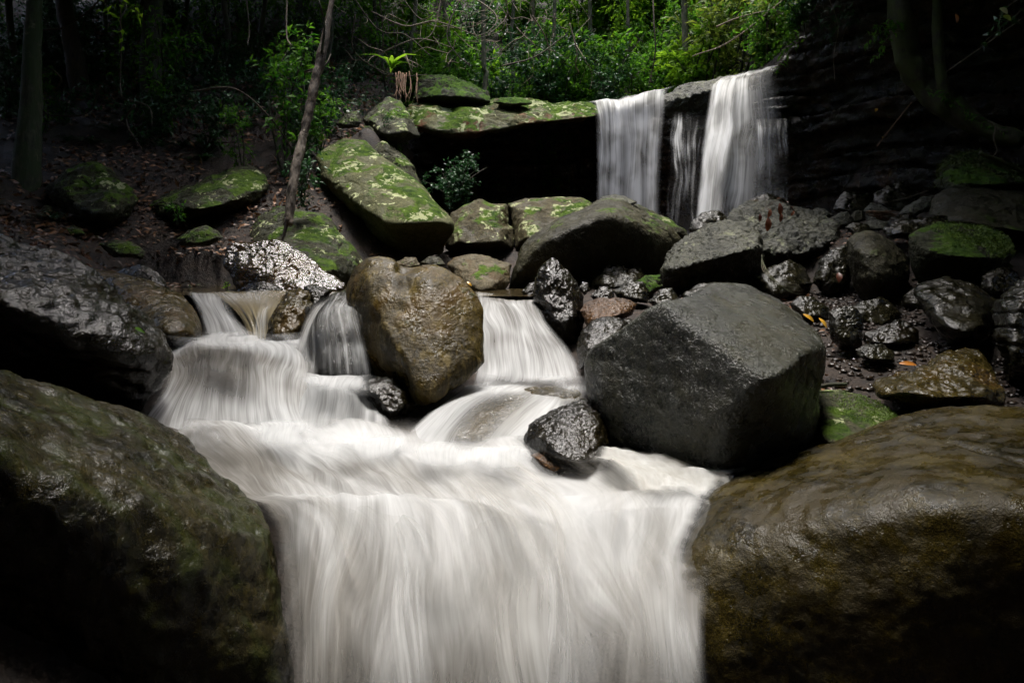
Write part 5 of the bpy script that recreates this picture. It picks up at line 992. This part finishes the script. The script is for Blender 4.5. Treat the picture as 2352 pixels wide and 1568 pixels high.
# --- leaf litter, pebbles, leafy moss (uncountable)
def litter(name, n, xr, yr, L, mat, seed, keep=None):
    q = np.random.default_rng(seed); x = q.uniform(*xr, n); y = q.uniform(*yr, n)
    k = fbm(np.stack([x, y, 0 * x], -1) * 0.9, 3, seed) > -0.25; x, y = x[k], y[k]
    if keep is not None: k = keep(x, y); x, y = x[k], y[k]
    z = ground_h(x, y) + q.uniform(0.005, 0.05, len(x)); n = len(x)
    d = q.normal(size=(n, 3)) * np.array((1, 1, 0.35)); nr = q.normal(size=(n, 3)) * 0.45 + np.array((0, -0.35, 1))
    me = leaves_mesh(name, np.stack([x, y, z], -1), d, nr, L * q.uniform(0.5, 1.3, n), L * 0.42, q.uniform(0, 1, n) ** 1.6, 0.1)
    tag(link(name, me, M[mat]), kind='stuff')
litter('leaf_litter', 16000, (-11.5, -1.2), (6.8, 18.5), 0.125, 'leaf_litter', 4, lambda x, y: x < -1.9 - 0.05 * y)
litter('leaf_litter', 4500, (-6.5, -1.6), (6.6, 9.6), 0.08, 'leaf_litter', 8)
litter('leaf_litter', 4000, (-3.5, 8.0), (16.5, 24), 0.13, 'leaf_litter', 5)
litter('leaf_litter', 2600, (1.6, 5.0), (3.6, 8.4), 0.06, 'leaf_litter', 6)
def underwood(name, n, L, mat, seed, region, hmax):
    # far foliage that reads as one mass on the hillside
    q = np.random.default_rng(seed); x, y = region(q, n); n = len(x)
    cl = 0.5 + 0.5 * fbm(np.stack([x, y, 0 * x], -1) * 0.8, 3, seed)
    z = ground_h(x, y) + hmax * np.clip(cl, 0.05, 1) * q.uniform(0.05, 1, n) ** 0.7
    d = rnd_dirs(n, q, -0.15); nr = rnd_dirs(n, q, 0.0) * 0.5 + np.array((0, -0.2, 0.6))
    me = leaves_mesh(name, np.stack([x, y, z], -1), d, nr, L * q.uniform(0.6, 1.3, n), L * 0.4, q.uniform(0, 1, n) ** 1.3)
    tag(link(name, me, M[mat]), kind='stuff')
def _reg(va, vb, ya, yb):
    def f(q, n):
        y = ya + (yb - ya) * q.uniform(0, 1, n); v = q.uniform(va, vb, n); return (v - 1176) / F * y, y
    return f
underwood('forest_undergrowth', 30000, 0.19, 'leaf_mid', 91, _reg(820, 1960, 21, 35), 2.6)
underwood('forest_undergrowth', 14000, 0.17, 'leaf_bright', 92, _reg(1400, 1900, 18.5, 32), 2.6)
underwood('forest_undergrowth', 14000, 0.17, 'leaf_mid', 95, _reg(300, 1000, 19, 36), 2.4)
underwood('forest_undergrowth', 6000, 0.14, 'leaf_mid', 94, _reg(1770, 2100, 13.2, 19), 1.2)
underwood('forest_undergrowth', 16000, 0.12, 'leaf_dark', 93, _reg(-60, 900, 12, 26), 0.8)
iv, if_ = ico(2)
q_ = np.random.default_rng(12); n_ = 3800; px = q_.uniform(1.5, 4.4, n_); py = q_.uniform(3.5, 7.0, n_); pz_ = ground_h(px, py)
S_ = q_.uniform(0.009, 0.034, n_)[:, None, None] * q_.uniform(0.6, 1.3, (n_, 1, 3)); S_[:, :, 2] *= 0.6
pv = (iv[None] * (1 + 0.25 * q_.normal(size=(n_, len(iv), 1)) * 0.5)) * S_ + np.stack([px, py, pz_], -1)[:, None, :]
pf = (if_[None] + (np.arange(n_) * len(iv))[:, None, None]).reshape(-1, 3)
M['pebble'] = rock_mat('wet pebbles', (0.010, 0.007, 0.004), (0.07, 0.045, 0.028), rough=(0.15, 0.4), scale=5, bump=0.4)
tag(link('pebbles', mesh_np('pebbles', pv.reshape(-1, 3), pf), M['pebble']), kind='stuff')

def fur(obj, n, L, mat, seed, test, ratio=0.6, parent=None, name='moss'):
    """small leaves standing on an object's surface where test(points, normals) holds"""
    me = obj.data; nv = len(me.vertices); v = np.zeros(nv * 3, np.float32); me.vertices.foreach_get('co', v); v = v.reshape(-1, 3).astype(float)
    f = np.zeros(len(me.polygons) * 3, np.int32); me.polygons.foreach_get('vertices', f); f = f.reshape(-1, 3); nn = vnormals(v, f)
    q = np.random.default_rng(seed); k = np.where(test(v, nn))[0]
    if not len(k): return
    k = q.choice(k, n); b = v[k] + q.normal(size=(n, 3)) * L * 0.4
    d = nn[k] * 0.5 + q.normal(size=(n, 3)) * 0.6; nr = nn[k] + q.normal(size=(n, 3)) * 0.5
    m = leaves_mesh(name, b, d, nr, L * q.uniform(0.5, 1.3, n), L * ratio, q.uniform(0, 1, n), 0.1)
    tag(link(name, m, M[mat], parent or obj), kind='stuff')
fur(mossrock, 5200, 0.022, 'moss_leaf', 1, lambda v, n: (n[:, 2] > 0.25) & (v[:, 0] > -0.33 + 0.2 * fbm(v * 6, 2, 3)) & (v[:, 1] < 0.4))
fur(mossback, 3000, 0.012, 'moss_leaf', 3, lambda v, n: (n[:, 2] > 0.2) & (v[:, 0] > -0.1 + 0.1 * fbm(v * 9, 2, 3)) & (v[:, 1] < 0.15))
fur(leafrock, 5200, 0.035, 'moss_dark', 2, lambda v, n: (n[:, 2] > 0.0) & (v[:, 1] < 0.3) & (fbm(v * 2.5, 3, 5) > -0.35))

# --- single fallen leaves one can pick out
def leafthing(label, vx, vy, Yd, L, mat, ang, wr=0.42, seed=1):
    o = blade('fallen_leaf', None, P(vx, vy, Yd), L, L * wr, mat, ang, seed); o.rotation_euler = (-0.5, 0, 0); tag(o, label, 'leaf')
leafthing('yellow leaf lying on the wet brown back of the pentagon-shaped boulder', 1857, 730, 4.82, 0.085, 'leaf_yellow', -0.75)
leafthing('yellow leaf standing between pentagon-shaped boulder and upright wet block', 1890, 742, 4.7, 0.085, 'leaf_yellow', -1.1, 0.36, 2)
leafthing('orange leaf lying on the pebble bank', 2085, 836, 4.4, 0.11, 'leaf_orange', -0.1, 0.3, 2)
leafthing('small yellow leaf on the shoulder of the heart-shaped boulder', 1078, 652, 4.95, 0.05, 'leaf_yellow', -0.8)
leafthing('dark red wet leaf hanging under the upright oval boulder', 1926, 637, 6.3, 0.10, 'leaf_dead', 1.4, 0.5, 0)
leafthing('small yellow leaf stuck on the dark cliff', 2012, 253, 10.6, 0.075, 'leaf_yellow', 1.2, 0.6)
leafthing('tiny yellow leaf on the cliff above the cliff foot', 2028, 316, 10.4, 0.04, 'leaf_yellow', 0.4, 0.7)
leafthing('pinkish leaf lying on the leaning lichen slab', 975, 490, 9.0, 0.05, 'leaf_litter', 0.5, 0.6, 2)
leafthing('yellow-green leaf lying on the leaning lichen slab', 940, 449, 9.35, 0.06, 'leaf_lime', -0.7, 0.35)
leafthing('green leaf stuck on the glossy black boulder', 322, 758, 4.2, 0.08, 'leaf_mid', -0.5, 0.25)
ds = empty('dead_sprig', P(1830, 470, 8.3))
twig(ds, [[P(1830, 490, 8.2), P(1795, 455, 8.0), P(1760, 480, 7.9)], [P(1830, 490, 8.2), P(1790, 460, 8.0), P(1745, 485, 7.9)]], 3, 0.05, 'leaf_dead', seed=71)
for k, (a, b, L, an) in enumerate([(1745, 500, .09, 1.5), (1763, 515, .16, 1.5), (1767, 490, .10, 1.3), (1791, 480, .13, 1.6), (1793, 500, .10, 1.45), (1820, 490, .07, 1.0)]): blade('leaf', ds, P(a, b, 7.75), L, L * 0.4, 'leaf_dead', an, k)
tag(ds, 'sprig of hanging red-brown dead leaves on the largest pale boulder', 'sprig')
nd = empty('needle_litter', P(2020, 490, 8.3)); nq = np.random.default_rng(15)
link('needles', tubes_mesh('needles', [dict(pts=rel(nd, [P(1987 + nq.uniform(0, 30), 488 + nq.uniform(-6, 8), 8.25), P(2040 + nq.uniform(-15, 22), 490 + nq.uniform(-8, 18), 8.2)]), radii=[0.006, 0.004], sides=4, n=4) for k in range(26)]), M['root'], nd); nd.children[0]['kind'] = 'stuff'
tag(nd, 'reddish bundle of fallen needles on the stones below the cliff', 'needles')
gs = empty('grass_strand', P(1752, 590, 6.6))
link('blades', tubes_mesh('blades', [dict(pts=rel(gs, [P(1750, 585 + 4 * k, 6.6), P(1752 + 6 * k, 620 + 4 * k, 6.4), P(1785 + 9 * k, 648 + 7 * k, 6.3), P(1825 + 6 * k, 652 + 8 * k, 6.3)]), radii=[0.003, 0.0015], sides=4, n=14) for k in range(4)]), M['bark_pale'], gs)
tag(gs, 'thin drooping grass strands hanging below the grey undercut boulder', 'grass')
GR = 'shrubs on top of the dark cliff'
pr = make_plant('shrub', 'dark shrub growing on top of the cliff beside the falls', 'shrub', GR, 'leaf_dark', seed=41, height=1.2, spread=0.8, nstem=6, ntwig=12, nleaf=12, L=0.11)
for vx, Yd in [(1850, 13.0), (1900, 12.8), (1950, 12.4), (2000, 12.2), (2050, 11.8), (1880, 14), (1960, 13.6), (2040, 13)]:
    x = (vx - 1176) / F * Yd; place(pr, x, Yd, r.uniform(0, 6), r.uniform(0.8, 1.2), -0.05, 'dark shrub on top of the cliff ' + ('beside the falls' if vx < 1920 else 'near the moss-furred tree') + (', set back' if Yd > 12.9 else ', at the edge'))
